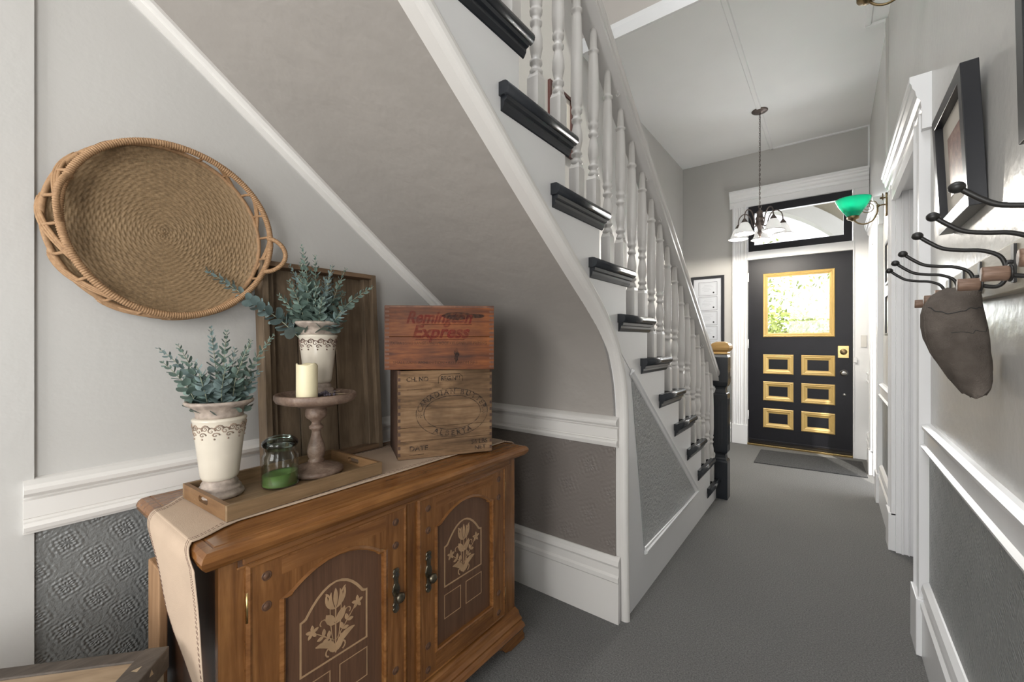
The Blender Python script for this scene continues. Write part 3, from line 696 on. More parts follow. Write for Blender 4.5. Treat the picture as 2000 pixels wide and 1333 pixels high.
def cab_door(yc, hside, name='door'):
    dy0, dy1 = yc-.200, yc+.200; z0, z1 = .143, .687
    d = MB()
    # frame with an arched opening: ring from outer rectangle to the arched outline
    inn = arch_pts(yc, .138, .202, .592, .640, 12)
    # matching outer points
    out = []
    for (y, z) in inn:
        if z <= .203: out.append((dy0 if y < yc else dy1, z0))
        elif z <= .5925: out.append((dy0 if y < yc else dy1, z1 if True else z))
        else: out.append((yc+(y-yc)*(.200/.138)*.999, z1))
    d.ring(out, inn, FX-.016, FX+.004)
    fr = d.build('door', 'cabz', sb)
    B('door_rail', 'caby', FX-.001, FX+.0045, yc-.138, yc+.138, .646, z1-.006, fr); B('door_rail', 'caby', FX-.001, FX+.0045, yc-.138, yc+.138, z0+.004, .190, fr)
    ed = [(dy0, z0), (dy1, z0), (dy1, z1), (dy0, z1)]
    MB().sweep([(FX+.003, a, b) for a, b in ed], [(.002, -.001), (.004, .003), (0, .009), (-.018, .009), (-.018, -.001)], side=(1, 0, 0), closed=True, up=(0, 1, 0)).build('door_edge', 'caby', fr)
    MB().sweep([(FX+.001, a, b) for a, b in inn], [(.004, -.006), (.0075, -.002), (.004, .004), (-.006, .006), (-.008, -.006)], side=(1, 0, 0), closed=True, up=(0, 1, 0)).build('arched_bead', 'caby', fr)
    MB().prism(arch_pts(yc, .142, .198, .596, .644, 12), FX-.014, FX-.006).build('door_panel', 'panel', fr)
    # stencil: arched outline, two squares and a tulip spray
    P0, P1 = FX-.0062, FX-.0054; sy = yc-.004
    m = MB()
    outl = arch_pts(sy, .090, .376, .508, .568, 14)
    cxy = (sy, .45); t_ = .0046
    def inset(pts, c, t):
        r = []
        for y, z in pts:
            r.append((y-t*(1 if y > c[0]+.002 else -1 if y < c[0]-.002 else 0), z-t*(1 if z > c[1] else -1)))
        return r
    m.ring(outl, inset(outl, cxy, t_), P0, P1)
    for a, b in ((sy-.090, sy-.014), (sy+.010, sy+.090)):
        q = [(a, .275), (b, .275), (b, .352), (a, .352)]; m.ring(q, inset(q, ((a+b)/2, .31), .0024), P0, P1)
    cnt = [0]
    def leaf(p, ang, ln, wd, bend=0):
        cnt[0] += 1; m.prism(leafpoly((sy+p[0], .386+p[1]), ang, ln, wd, bend), P0, P1+cnt[0]*.00003)
    R_ = radians
    # tulip head
    leaf((0, .116), R_(90), .047, .0062)
    for s in (-1, 1):
        leaf((s*.002, .112), R_(90)-s*R_(48), .046, .0052, s*1.25); leaf((s*.006, .113), R_(90)-s*R_(58), .050, .0040, s*1.3); leaf((s*.017, .145), R_(90)-s*R_(8), .018, .0024, -s*1.0)
    # second calyx
    for s in (-1, 1):
        leaf((s*.002, .074), R_(90)-s*R_(62), .040, .0068, s*1.0); leaf((s*.001, .078), R_(90)-s*R_(22), .034, .0045, -s*.5)
        cu = [(sy+s*(.033+.0075*cos(a_)), .386+.092+.0075*sin(a_)) for a_ in [i*.55-.9 for i in range(8)]]
        m.sweep([(P0, y, z) for y, z in cu], [(0, -.0012), (.0008, -.0012), (.0008, .0012), (0, .0012)], side=(1, 0, 0), up=(0, 1, 0))
    for s in (-1, 1):
        m.prism(leafpoly((sy+s*.002, .398), R_(90)-s*R_(14), .13, .0012, s*.3), P0, P1)
        # side branches with small leaves and a five-petal flower
        bx, bz = s*.060, (.100 if s > 0 else .084)
        m.prism(leafpoly((sy, .418), atan2(bz-.032, bx), sqrt(bx*bx+(bz-.032)**2), .0013, 0), P0, P1)
        for i in range(5):
            leaf((bx, bz), 2*pi*i/5+.3, .0165, .0042)
        for i, f in enumerate((.30, .52)):
            q = (bx*f, .032+(bz-.032)*f); a = atan2(bz-.032, bx)
            leaf(q, a+.9*s, .018, .0048); leaf(q, a-.9*s, .017, .0045)
        leaf((0, .012), R_(90)-s*R_(28), .060, .0085, -s*1.1); leaf((0, .006), R_(90)-s*R_(62), .040, .0062, s*1.5)
        cu = [(sy+s*(.010+.012*cos(a_))+s*.004, .398+.011*sin(a_)) for a_ in [i*.55-1.2 for i in range(9)]]
        m.sweep([(P0, y, z) for y, z in cu], [(0, -.0018), (.0008, -.0018), (.0008, .0018), (0, .0018)], side=(1, 0, 0), up=(0, 1, 0))
    m.box(P0, P1, sy-.0016, sy+.0016, .388, .505)
    m.build('tulip_stencil', 'decal', fr)
    # wooden stud plugs
    for yy in (yc-.170, yc+.170):
        for zz in (.657, .591, .238, .165):
            MB().lathe([(.0105, .0035), (.0105, .005), (.0085, .0055), (.0078, .0045), (.0065, .0062), (0, .0075)], (FX, yy, zz), 16, 'x').build('stud', 'panel', fr)
    # backplate with scrolled ends and knob
    hy = yc+hside*.170; zc_ = .466
    pl = [(0, .062), (.008, .060), (.011, .052), (.008, .047), (.012, .040), (.0075, .034), (.0065, .020), (.010, .012), (.013, 0), (.010, -.012), (.0065, -.020), (.0075, -.034), (.012, -.040), (.008, -.047), (.011, -.052), (.008, -.060), (0, -.064)]
    hp_ = [(hy+a, zc_+b) for a, b in pl]+[(hy-a, zc_+b) for a, b in pl[::-1][1:-1]]
    h = MB().prism(hp_, FX+.003, FX+.0085).build('handle_plate', 'antique', fr, bevel=.0015)
    MB().box(FX+.004, FX+.010, hy-.002, hy+.002, zc_+.040, zc_+.052).box(FX+.004, FX+.010, hy-.002, hy+.002, zc_-.052, zc_-.040).build('slot', 'wick', h)
    MB().lathe([(.006, .006), (.005, .016), (.0055, .020), (.013, .022), (.0145, .027), (.012, .032), (.006, .034), (0, .0345)], (FX, hy, zc_-.014), 20, 'x').build('knob', 'brass' if False else 'antique', h)
    # hinges on the other side
    for z_ in ((.605, .21)):
        q = MB().tube([(FX+.002, yc-hside*.2075, z_-.032), (FX+.002, yc-hside*.2075, z_+.032)], .0035, 8).build('hinge', 'brass', fr)
    return fr
cab_door(.576, 1); cab_door(1.036, -1)

# ------------------------------------------------------------------ linen runner over the sideboard
def runner():
    top = .7605; rows = []
    # centre line: (y, z) down the left end, over the top, down the right end
    def bend(y, z, sgn): return [(y+sgn*0, z)]
    path = [(.302, .30), (.296, .40), (.288, .52), (.280, .64), (.2725, .715), (.2715, .735), (.275, .750), (.284, .7585), (.30, top), (.42, top), (.6, top), (.8, top), (1.0, top), (1.2, top), (1.33, top), (1.352, .7585), (1.3615, .748), (1.364, .735), (1.363, .66), (1.361, .56), (1.360, .455)]
    path = [(p.y, p.z) for p in smooth_path([(0, a, b) for a, b in path], 4)]
    L = [0]
    for a, b in zip(path, path[1:]): L.append(L[-1]+sqrt((a[0]-b[0])**2+(a[1]-b[1])**2))
    nv = 26; pts = []
    for i, (y, z) in enumerate(path):
        if y < .31:
            h = max(0, (top-z)); fx = -1.035+min(1, h/.03)*.070+.012*min(1, h/.4); tb = ((0, -1.305), (.03, -1.29), (.10, -1.225), (.16, -1.185), (.20, -1.15), (.22, -1.09), (.27, -1.00), (.5, -.985))
            bx = next((b0+(b1-b0)*(h-a0)/(a1-a0) for (a0, b0), (a1, b1) in zip(tb, tb[1:]) if h <= a1), -.985)
        else:
            q = min(1, (y-.31)/.06); fx = -1.036-.034*q+(.018 if y > 1.1 else 0)*min(1, (y-1.1)/.15); bx = -1.31-.07*q
        if y > 1.34: fx, bx = -1.028, -1.36
        for j in range(nv):
            t = j/(nv-1); x = bx+(fx-bx)*t; yy, zz = y, z
            if y < .31 and z < .75:
                h = top-z; yy -= .008*h*3*(.5+.5*sin(t*7+h*6))+.012*min(1, h*6)*max(0, sin(t*3.1+.4))*.6
            elif y > 1.35: yy += .004*sin(t*9)
            else: zz += .0010*max(0, sin(t*11+y*9))*(1 if y > .31 else .3)
            pts.append((x, yy, zz))
    m = MB(); m.grid(pts, len(path), nv)
    o = m.build('table_runner', 'linen', None, solid=.0016, loc=(-1.2, .8, top))
    tag(o, 'cream linen runner with dark stitched hems draped over the sideboard top', 'table runner')
    # stitched hem: dashes following the cloth near both long edges
    th = MB()
    for side_t in (.045, .075, .925, .955):
        for i in range(len(path)-1):
            for q in range(3):
                f0, f1 = q/3, q/3+.2
                j = side_t*(nv-1); j0 = int(j); fj = j-j0
                def P(ii, ff):
                    a = Vector(pts[ii*nv+j0]).lerp(Vector(pts[ii*nv+j0+1]), fj); b = Vector(pts[(ii+1)*nv+j0]).lerp(Vector(pts[(ii+1)*nv+j0+1]), fj); return a.lerp(b, ff)
                a = Vector(pts[i*nv+j0]); b = Vector(pts[(i+1)*nv+j0]); c_ = Vector(pts[i*nv+j0+1])
                N = (b-a).cross(c_-a).normalized()
                if N.z < -.2 or (path[i][0] < .31 and N.y > 0) or (path[i][0] > 1.34 and N.y < 0): N = -N
                th.tube([P(i, f0)+N*.0011, P(i, f1)+N*.0011], .0005, 4)
    th.build('stitching', 'thread', o)
    return o
runner()

# ------------------------------------------------------------------ tray and what stands in it
def frame_T(origin, ang):
    """local x along the object, y to its back, z up"""
    return Matrix.Translation(origin) @ Matrix.Rotation(ang, 4, 'Z')
TZ = .7635
T = frame_T((-1.215, .566, TZ), radians(92.4))   # local x along +Y, local y toward -X
tr = empty('serving_tray', (-1.215, .566, TZ), 'shallow rectangular light wooden tray with slot handles on the runner', 'tray')
def TB(*b):
    m = MB(); m.T = T; return m.box(*b)
hl, hw, th_, hh = .210, .132, .010, .036
TB(-hl+.004, hl-.004, -hw+.004, hw-.004, 0, .007).build('tray_base', 'tray', tr)
m = MB(); m.T = T; m.box(-hl, hl, -hw, -hw+th_, 0, hh).build('long_side', 'tray', tr, bevel=.001)
m = MB(); m.T = T; m.box(-hl, hl, hw-th_, hw, 0, hh).build('long_side', 'tray', tr, bevel=.001)
for s in (-1, 1):
    a, b = (s*hl, s*(hl-th_)); a, b = min(a, b), max(a, b)
    m = MB(); m.T = T
    rect = [(-hw+th_, 0), (hw-th_, 0), (hw-th_, hh), (-hw+th_, hh)]
    slot = [(.028*cos(q)*1.0, .0) for q in ()]
    sl_ = []; out_ = []
    for i in range(24):
        q = 2*pi*i/24; cx_ = .020*(1 if cos(q) > 0 else -1); sl_.append((cx_+.0075*cos(q), .021+.0075*sin(q)))
        c_, s__ = cos(q), sin(q); k_ = 1/max(abs(c_), abs(s__)); out_.append(((hw-th_)*c_*k_, hh/2+hh/2*s__*k_))
    m.ring(out_, sl_, a, b); m.build('end_board', 'trayend', tr)

def urn(name, c, sc, label, relief='scroll'):
    r = empty(name, c, label, 'vase')
    def P(pr): return [(a*sc, b*sc) for a, b in pr]
    MB().lathe(P([(0, 0), (.052, 0), (.055, .005), (.054, .012), (.047, .016), (.049, .021), (.045, .027), (.040, .030), (.042, .034), (.038, .040), (.037, .045)]), c, 40).build('foot', 'terra', r)
    MB().lathe(P([(.036, .0445), (.0405, .048), (.043, .056), (.0475, .095), (.053, .145), (.0575, .180), (.0585, .196), (.0605, .199), (.0608, .203), (.056, .2065)]), c, 40).build('body', 'glaze', r)
    MB().lathe(P([(.053, .206), (.0525, .214), (.055, .224), (.064, .234), (.075, .241), (.0775, .246), (.074, .250), (.067, .247), (.056, .236), (.048, .215), (.040, .15), (0, .12)]), c, 40).build('rim', 'terra', r)
    # scrolled acanthus band in relief
    m = MB(); rnd = random.Random(4)
    for i in range(12):
        a0 = 2*pi*i/12
        for (w, h0, k_, turns) in ((.17, .184, .0095, 1.6), (-.12, .178, .0095, 1.4), (.04, .167, .007, 1.2)):
            pts = []
            for q in range(14):
                t = q/13; a = a0+w+(1-t)*.17*cos(t*turns*2*pi); z = h0+(1-t)*k_*sin(t*turns*2*pi)
                rr = .0440+(z-.062)*.112
                pts.append((c[0]+rr*sc*cos(a), c[1]+rr*sc*sin(a), c[2]+z*sc))
            m.tube(pts, [.0020*sc*(1-.5*q/13) for q in range(14)], 5)
        a = a0; m.tube([(c[0]+.0590*sc*cos(a+d_*.1), c[1]+.0590*sc*sin(a+d_*.1), c[2]+(.191-.003*abs(d_-2))*sc) for d_ in range(5)], .0014*sc, 5)
        m.ball((c[0]+.0548*sc*cos(a0), c[1]+.0548*sc*sin(a0), c[2]+.157*sc), .0026*sc, 6)
    m.build('scroll_band', relief, r)
    return r
V1 = (-1.258, .408, TZ+.0075)
urn('urn_vase', V1, .985, 'cream urn vase with scrolled band standing in the tray left of the candle jar', 'scrollpale')

def eucalyptus(name, c, sprigs, label, seed, rimr=.030):
    rnd = random.Random(seed); r = empty(name, c, label, 'faux plant')
    rt = Vector((.7955, .606, 0)); fw = Vector((-.606, .7955, 0)); up = Vector((0, 0, 1))
    for (a, b, d, big) in sprigs:
        m = MB()
        tip = Vector(c)+rt*a+up*b+fw*d; base = Vector(c)+rt*max(-rimr, min(rimr, a*.35))+fw*max(-rimr, min(rimr, d*.35))+up*(-.045)
        mid = base.lerp(tip, .5)+up*(.16*(tip-base).length*(.35+abs(a)*1.0))+rt*(-a*.12)
        if abs(a) > .25: mid = base.lerp(tip, .45)+up*.012
        pts = smooth_path([base, base.lerp(mid, .5)+up*.01, mid, mid.lerp(tip, .55)+up*.004, tip], 6); n = len(pts)
        Lm = sum((pts[i+1]-pts[i]).length for i in range(n-1))
        m.tube(pts, [.0016-.0009*i/n for i in range(n)], 5)
        st = m.build('sprig_stem', 'stem', r)
        lf = MB(); pos = .035; k = 0; acc = 0
        step = .014
        cum = [0]
        for i in range(n-1): cum.append(cum[-1]+(pts[i+1]-pts[i]).length)
        ph = rnd.random()*3
        while pos < Lm:
            i = max(q for q in range(n) if cum[q] <= pos); i = min(i, n-2); f = (pos-cum[i])/max(1e-6, cum[i+1]-cum[i]); p = pts[i].lerp(pts[i+1], f); t = (pts[i+1]-pts[i]).normalized()
            u = pos/Lm; size = (.0180*(1-u)**.75+.0038)*big*(.85+.3*rnd.random())
            ph += pi/2+rnd.uniform(-.3, .3); N = t.orthogonal().normalized(); Bn = t.cross(N)
            for s in (0, pi):
                dr = (N*cos(ph+s)+Bn*sin(ph+s)); ax = (dr*(.85)+t*(.35+.6*u)).normalized(); sd = ax.cross(t).normalized(); nn = sd.cross(ax).normalized()
                rot = rnd.uniform(-.5, .5); sd2 = sd*cos(rot)+nn*sin(rot); nn2 = ax.cross(sd2)
                asp = .86 if u < .6 else .5; cen = p+ax*size*1.0
                ring_ = [cen+ax*(size*cos(q))+sd2*(size*asp*sin(q))+nn2*(size*.22*(abs(sin(q)))) for q in [2*pi*w/10 for w in range(10)]]
                lf.add([cen]+ring_, [(0, 1+w, 1+(w+1) % 10) for w in range(10)], True)
            pos += step*(1.0-.35*u)*(.9+.2*rnd.random())
        lf.build('leaves', 'leafb' if rnd.random() < .35 or abs(a) > .25 else 'leaf', st, solid=0)
    return r
eucalyptus('eucalyptus_bunch', (V1[0], V1[1], V1[2]+.228),
    [(-.176, .150, .02, .85), (-.092, .158, -.02, .9), (-.045, .205, .03, .95), (.024, .195, -.01, .95), (.062, .175, .03, .85), (.094, .170, -.02, .85), (.118, .188, .04, .8), (-.11, .12, -.05, .9),
     (-.02, .12, -.06, 1.05), (.05, .11, -.05, 1.05), (.0, .15, .06, 1.0), (-.07, .08, .04, 1.0), (.085, .09, .03, 1.0), (-.03, .085, -.02, 1.15)],
    'faux eucalyptus sprigs in the urn vase on the tray, beneath the wicker tray basket', 11)

# candle jar
J = (-1.2055, .534, TZ+.0078)
cj = empty('jar_candle', J, 'lidded glass candle jar with green wax between the front urn and the cake stand', 'candle jar')
MB().lathe([(0, .001), (.041, .001), (.0450, .006), (.0460, .012), (.0460, .078), (.0448, .086), (.0405, .092), (.0400, .108), (.0385, .1085), (.0380, .092), (.0425, .085), (.0432, .078), (.0432, .012), (.038, .006), (0, .006)], J, 40).build('glass_body', 'jar', cj)
ld = MB().lathe([(.034, .100), (.036, .109), (.0425, .1095), (.0455, .113), (.0455, .119), (.043, .124), (.036, .130), (.030, .134), (.018, .137), (0, .1375)], J, 40).build('glass_lid', 'lid', cj)
wx = []; ns = 40
for i in range(7):
    rr = .0428*i/6
    for k in range(ns):
        a = 2*pi*k/ns; wx.append((J[0]+rr*cos(a), J[1]+rr*sin(a), J[2]+.030+(i/6)**3*(.007+.004*sin(a+.8))))
m = MB().grid(wx+[], 7, ns); m.f += [[i*ns+ns-1, i*ns, (i+1)*ns, (i+1)*ns+ns-1] for i in range(6)]; m.sm += [True]*6
k0 = 6*ns
m.add([(J[0]+.0428*cos(2*pi*k/ns), J[1]+.0428*sin(2*pi*k/ns), J[2]+.0065) for k in range(ns)], [])
for k in range(ns): m.f.append([k0+k, k0+(k+1) % ns, 7*ns+(k+1) % ns, 7*ns+k]); m.sm.append(True)
m.build('wax', 'greenwax', cj)

# cake stand, candle, second urn, lavender
K = (-1.2385, .6525, TZ+.0078)
cs = empty('cake_stand', K, 'tall turned wooden pedestal stand with a round dished plate, standing in the tray', 'pedestal stand')
MB().lathe([(0, 0), (.070, 0), (.076, .005), (.076, .012), (.070, .016), (.062, .017), (.056, .021), (.048, .022), (.040, .027), (.026, .030), (.022, .034)], K, 48).build('base', 'stand', cs)
MB().lathe([(.021, .033), (.023, .038), (.019, .043), (.023, .052), (.0255, .066), (.023, .085), (.016, .106), (.0125, .122), (.013, .130), (.0195, .134), (.0205, .141), (.0145, .146), (.012, .152), (.018, .160), (.026, .166), (.030, .172), (.030, .190), (.027, .194), (.026, .198), (.03, .202)], K, 32).build('column', 'stand', cs)
MB().lathe([(0, .198), (.050, .200), (.060, .207), (.092, .211), (.108, .217), (.1135, .226), (.1130, .238), (.1095, .241), (.1065, .236), (.103, .226), (.05, .223), (0, .223)], K, 56).build('plate', 'stand', cs)
PZ = K[2]+.2245
pc = (-1.190, .600, PZ)
c_ = empty('pillar_candle', pc, 'ivory pillar candle standing at the front of the wooden pedestal plate', 'candle')
vs = []; ns = 40
for z_, rr in ((0, .0275), (.003, .0283), (.05, .0283), (.103, .0283), (.107, .0272), (.106, .025), (.100, .0235), (.098, .012), (.098, .0005)):
    for k in range(ns):
        a = 2*pi*k/ns; vs.append((pc[0]+rr*cos(a), pc[1]+rr*sin(a), pc[2]+z_+(.0022*sin(a*3+1)+.0015*sin(a*5) if z_ > .102 else 0)))
m = MB().grid(vs, 9, ns); m.f += [[i*ns+ns-1, i*ns, (i+1)*ns, (i+1)*ns+ns-1] for i in range(8)]; m.sm += [True]*8; m.f.append(list(range(ns))[::-1]); m.sm.append(False)
m.build('wax_body', 'candle', c_); MB().tube([(pc[0], pc[1], pc[2]+.095), (pc[0]+.001, pc[1], pc[2]+.104)], .001, 6).build('wick', 'wick', c_)
V2 = (-1.283, .682, PZ)
urn('urn_vase', V2, .93, 'cream glazed urn vase standing on the pedestal plate behind the ivory candle')
eucalyptus('eucalyptus_bunch', (V2[0], V2[1], V2[2]+.212),
    [(-.300, .178, -.10, 1.0), (-.052, .262, .0, .95), (-.105, .205, .03, .9), (.032, .205, .03, .9), (.088, .190, .0, .85), (.180, .128, -.02, 1.0), (.055, .17, -.04, 1.0), (-.03, .20, -.05, 1.05), (-.10, .10, -.04, 1.05),
     (-.055, .14, -.07, 1.1), (.02, .13, -.06, 1.15), (.07, .12, .03, 1.05), (-.13, .045, .0, 1.0), (.0, .17, .05, 1.0), (-.07, .17, .02, 1.05), (.045, .09, -.07, 1.1), (.10, .05, -.04, 1.0), (-.02, .235, .02, .9)],
    'faux eucalyptus sprigs in the urn vase on the pedestal before the leaning crate', 23)
lv = empty('dried_lavender', (-1.20, .68, PZ), 'small sprig of dried lavender lying on the pedestal plate right of the candle', 'dried flowers')
m = MB(); rnd = random.Random(8)
for q in range(9):
    p = Vector((-1.222, .655, PZ+.004)); e = Vector((-1.180+rnd.uniform(-.02, .02), .715+rnd.uniform(-.02, .015), PZ+.006+rnd.random()*.014))
    m.tube([p, p.lerp(e, .5)+Vector((0, 0, .004)), e], .0009, 5)
m.build('stalks', 'straw', lv)
m = MB()
for q in range(46):
    p = Vector((-1.214+rnd.gauss(0, .012), .668+rnd.gauss(0, .013), PZ+.008+abs(rnd.gauss(0, .006)))); m.ball(p, .0030+.002*rnd.random(), 6)
m.build('flower_heads', 'lav', lv)

# ------------------------------------------------------------------ deep wooden crate leaning on the wall
lb = empty('wooden_crate', (-1.38, .76, .765), 'deep weathered wooden crate leaning open-side-out against the left wall', 'crate')
# local frame: u along Y, v up the lean, w outwards
ly0, ly1 = .567, .976; zb, zt = .766, 1.420; xb, xt = -1.358, -1.405
ulean = Vector((xt-xb, 0, zt-zb)); Hh = ulean.length; ulean.normalize(); wv = Vector((ulean.z, 0, -ulean.x))
Tl = Matrix(((0, ulean.x, wv.x, xb), (1, ulean.y, wv.y, 0), (0, ulean.z, wv.z, zb), (0, 0, 0, 1)))
def LB(u0, u1, v0, v1, w0, w1, name, mat, bev=.0015):
    m = MB(); m.T = Tl; m.box(u0, u1, v0, v1, w0, w1); return m.build(name, mat, lb, bev)
dp = .058
for i, (a, b) in enumerate(((ly0+.012, .691), (.695, .825), (.829, ly1-.012))): LB(a, b, .006, Hh-.006, -dp, -dp+.010, 'bottom_board', ('boxz', 'boxz2', 'boxz')[i])
LB(ly0, ly0+.018, 0, Hh, -dp, 0, 'side_board', 'boxz'); LB(ly1-.018, ly1, 0, Hh, -dp, 0, 'side_board', 'boxz')
LB(ly0+.018, ly1-.018, Hh-.016, Hh, -dp, 0, 'end_board', 'boxy'); LB(ly0+.018, ly1-.018, 0, .016, -dp, 0, 'end_board', 'boxy')
LB(ly0+.018, ly0+.042, .016, Hh-.016, -dp+.010, -.022, 'corner_batten', 'boxz'); LB(ly1-.042, ly1-.018, .016, Hh-.016, -dp+.010, -.022, 'corner_batten', 'boxz')

# ------------------------------------------------------------------ two old stencilled crates
def view_frame(p, rt_dir):
    """frame with local x along rt_dir (horizontal), y pointing away from the hall, z up"""
    x = Vector((rt_dir[0], rt_dir[1], 0)).normalized(); y = Vector((-x.y, x.x, 0)); 
    return Matrix(((x.x, y.x, 0, p[0]), (x.y, y.y, 0, p[1]), (0, 0, 1, p[2]), (0, 0, 0, 1)))
def fingers(m, w, h, n, x0, t, front=-.0006):
    for i in range(n):
        if i % 2: m.box(x0, x0+t, front, .002, h*i/n, h*(i+1)/n-.0006)
def old_crate(label, T, w, d, h, front, sidem, planks, fn, ft):
    r = empty('stencilled_crate', tuple(T.translation), label, 'crate')
    def bb(x0, x1, y0, y1, z0, z1, name, mat, bev=.0012):
        m = MB(); m.T = T; m.box(x0, x1, y0, y1, z0, z1); return m.build(name, mat, r, bev)
    t = .012; z = 0
    for i, f in enumerate(planks):
        z2 = z+h*f; bb(0, w, 0, t, z+.0004, z2-.0004, 'front_board', front); z = z2
    bb(0, t, t, d, 0, h, 'end_board', sidem); bb(w-t, w, t, d, 0, h, 'end_board', sidem)
    bb(t, w-t, d-t, d, 0, h, 'back_board', sidem); bb(t, w-t, t, d-t, 0, t, 'base_board', sidem)
    m = MB(); m.T = T; fingers(m, w, h, fn, 0, ft); fingers(m, w, h, fn, w-ft, ft); m.build('finger_joint', sidem, r)
    return r
sA = .0
A0 = Vector((-1.169, .898, .7625)); fwv = Vector((-.606, .7955, 0)); rtv = Vector((.7955, .606, 0))
dA = (rtv*.312+fwv*.128); wA = .337; hA = .303
TA = view_frame(A0, dA)
cA = old_crate('pale butter box with oval stencil on its face, carrying the orange crate', TA, wA, .225, hA, 'crateA', 'crateAs', (.20, .155, .645), 26, .009)
TF = TA @ Matrix(((1, 0, 0, 0), (0, 0, -1, -.0008), (0, 1, 0, 0), (0, 0, 0, 1)))     # 2-D frame on the front
m = MB()
ocx, ocy, A_, B_, a_, b_ = .190, .152, .130, .086, .1035, .0605
def ell(rx, rz, n=60): return [(ocx+rx*cos(2*pi*i/n), ocy+rz*sin(2*pi*i/n)) for i in range(n)]
def flatring(m, o, i_, T):
    n = len(o); m.add([T @ Vector((x, y, 0)) for x, y in o+i_], [(k, (k+1) % n, n+(k+1) % n, n+k) for k in range(n)])
for rx, rz in ((A_, B_), (a_, b_)): flatring(m, ell(rx, rz), ell(rx-.0022, rz-.0022), TF)
def arc_text(m, s, size, rx, rz, a0, a1, T, inside=False):
    wd = [.45 if ch in ' I' else 1.0 for ch in s]; tot = sum(wd)-(wd[0]+wd[-1])/2
    for i, ch in enumerate(s):
        if ch == ' ': continue
        f = (sum(wd[:i])+wd[i]/2-wd[0]/2)/tot; a = a0+(a1-a0)*f; x = ocx+rx*cos(a); y = ocy+rz*sin(a); tx, ty = -rx*sin(a), rz*cos(a)
        rot = atan2(ty, tx)+(pi if not inside else 0)
        put_text(m, ch, size, x, y, T, rot, bold=.0005)
arc_text(m, 'CANADIAN BUTTER', .0255, .1095, .0655, radians(168), radians(12), TF)
arc_text(m, 'ALBERTA', .0255, .118, .0815, radians(238), radians(302), TF, True)
for sx in (-1, 1):
    for q in range(6): m.add([TF @ Vector((ocx+sx*.1165+.009*cos(q*pi/3+e), ocy-.004+.009*sin(q*pi/3+e), 0)) for e in (-.14, .14)]+[TF @ Vector((ocx+sx*.1165, ocy-.004, 0))], [(0, 1, 2)])
put_text(m, 'CH. NO', .0215, .066, .266, TF, bold=.0005); put_text(m, 'REG.Nº1', .0215, .183, .266, TF, sx=.9, bold=.0005)
rg = [(.138, .256), (.138, .278), (.150, .288), (.215, .288), (.226, .278), (.226, .262)]
m.tube([TF @ Vector((x, y, 0)) for x, y in rg], .0008, 4)
m.tube([TF @ Vector((.030, .238, 0)), TF @ Vector((.115, .238, 0))], .0006, 4); m.tube([TF @ Vector((.150, .238, 0)), TF @ Vector((.205, .238, 0))], .0006, 4)
put_text(m, 'DATE', .023, .070, .028, TF, sx=1.1, bold=.0005); put_text(m, '56 LBS', .0225, .288, .034, TF, bold=.0005); put_text(m, 'NET', .0225, .292, .012, TF, rot=.06, bold=.0005)
m.tube([TF @ Vector((.038, .014, 0)), TF @ Vector((.088, .014, 0))], .0006, 4)
m.build('stencil_lettering', 'ink', cA)

B0 = Vector((0, 0, 0))+fwv*1.455+rtv*(-.4405); B0.z = .7625+hA+.0015
dB = (rtv*.372+fwv*.030); wB = .378; hB = .222
TB_ = view_frame(B0, dB)
cB = old_crate('orange varnished crate with faded red script, stacked on the butter box', TB_, wB, .235, hB, 'crateB', 'crateBs', (.52, .48), 30, .016)
m = MB(); m.T = TB_; m.box(.0, wB, -.0008, .235, hB-.006, hB+.002).build('lid_board', 'crateBs', cB, .002)
TF = TB_ @ Matrix(((1, 0, 0, 0), (0, 0, -1, -.0010), (0, 1, 0, 0), (0, 0, 0, 1)))
m = MB(); put_text(m, 'Remington', .060, .185, .163, TF, shear=.32, sx=.86, bold=.0016); put_text(m, 'Express', .062, .190, .112, TF, shear=.30, sx=1.0, bold=.0018)
m.tube([TF @ Vector((.125, .158, 0)), TF @ Vector((.30, .158, 0))], .0007, 4); m.tube([TF @ Vector((.105, .106, 0)), TF @ Vector((.275, .106, 0))], .0008, 4)
m.build('red_script', 'redink', cB)
m = MB()
m.add([TF @ Vector((.247+.008*cos(a)*(1+.35*sin(5*a+1)), .052+.024*sin(a)*(1+.2*cos(7*a)), .0001)) for a in [2*pi*i/20 for i in range(20)]], [list(range(20))])
m.build('dark_stain', 'stain', cB)
m = MB()
m.add([TF @ Vector((.27+.075*cos(a), .188+.012*sin(a)*(1+.3*cos(3*a)), .0001)) for a in [2*pi*i/24 for i in range(24)]], [list(range(24))])
m.build('dark_stain', 'stain', cB)
m = MB(); put_text(m, 'EXTRA LONG RANGE • WETPROOF • KLEANBORE PRIMING', .0150, .187, .088, TF, sx=.83); m.build('small_lettering', 'inksmall', cB); m = MB(); put_text(m, 'SMALL ARMS AMMUNITION • KEEP FROM FIRE', .0150, .175, .020, TF, sx=.95)
m.build('small_lettering', 'inksmall', cB)

# ------------------------------------------------------------------ crate on the floor, and the pale batten beside the sideboard
fc = Vector((-1.052, .246, .556)); d1 = Vector((-.658, -.753, 0)); 
Tc = Matrix(((-d1.x, -d1.y*-1*0+(-.753), 0, 0), (0, 0, 0, 0), (0, 0, 1, 0), (0, 0, 0, 1)))
e1 = d1.normalized(); e2 = Vector((.753, -.658, 0)); Lc, Wc = .40, .26
org = fc+Vector((0, 0, -.556)); Tc = Matrix(((e1.x, e2.x, 0, org.x), (e1.y, e2.y, 0, org.y), (0, 0, 1, 0), (0, 0, 0, 1)))
fcr = empty('banded_crate', (org.x, org.y, 0), 'upright wooden crate with dark battens and oblong hand hole, left of the sideboard', 'crate')
def CB(a, b, c1, d_, e, f, name, mat, bev=.002):
    m = MB(); m.T = Tc; m.box(a, b, c1, d_, e, f); return m.build(name, mat, fcr, bev)
hc = .548
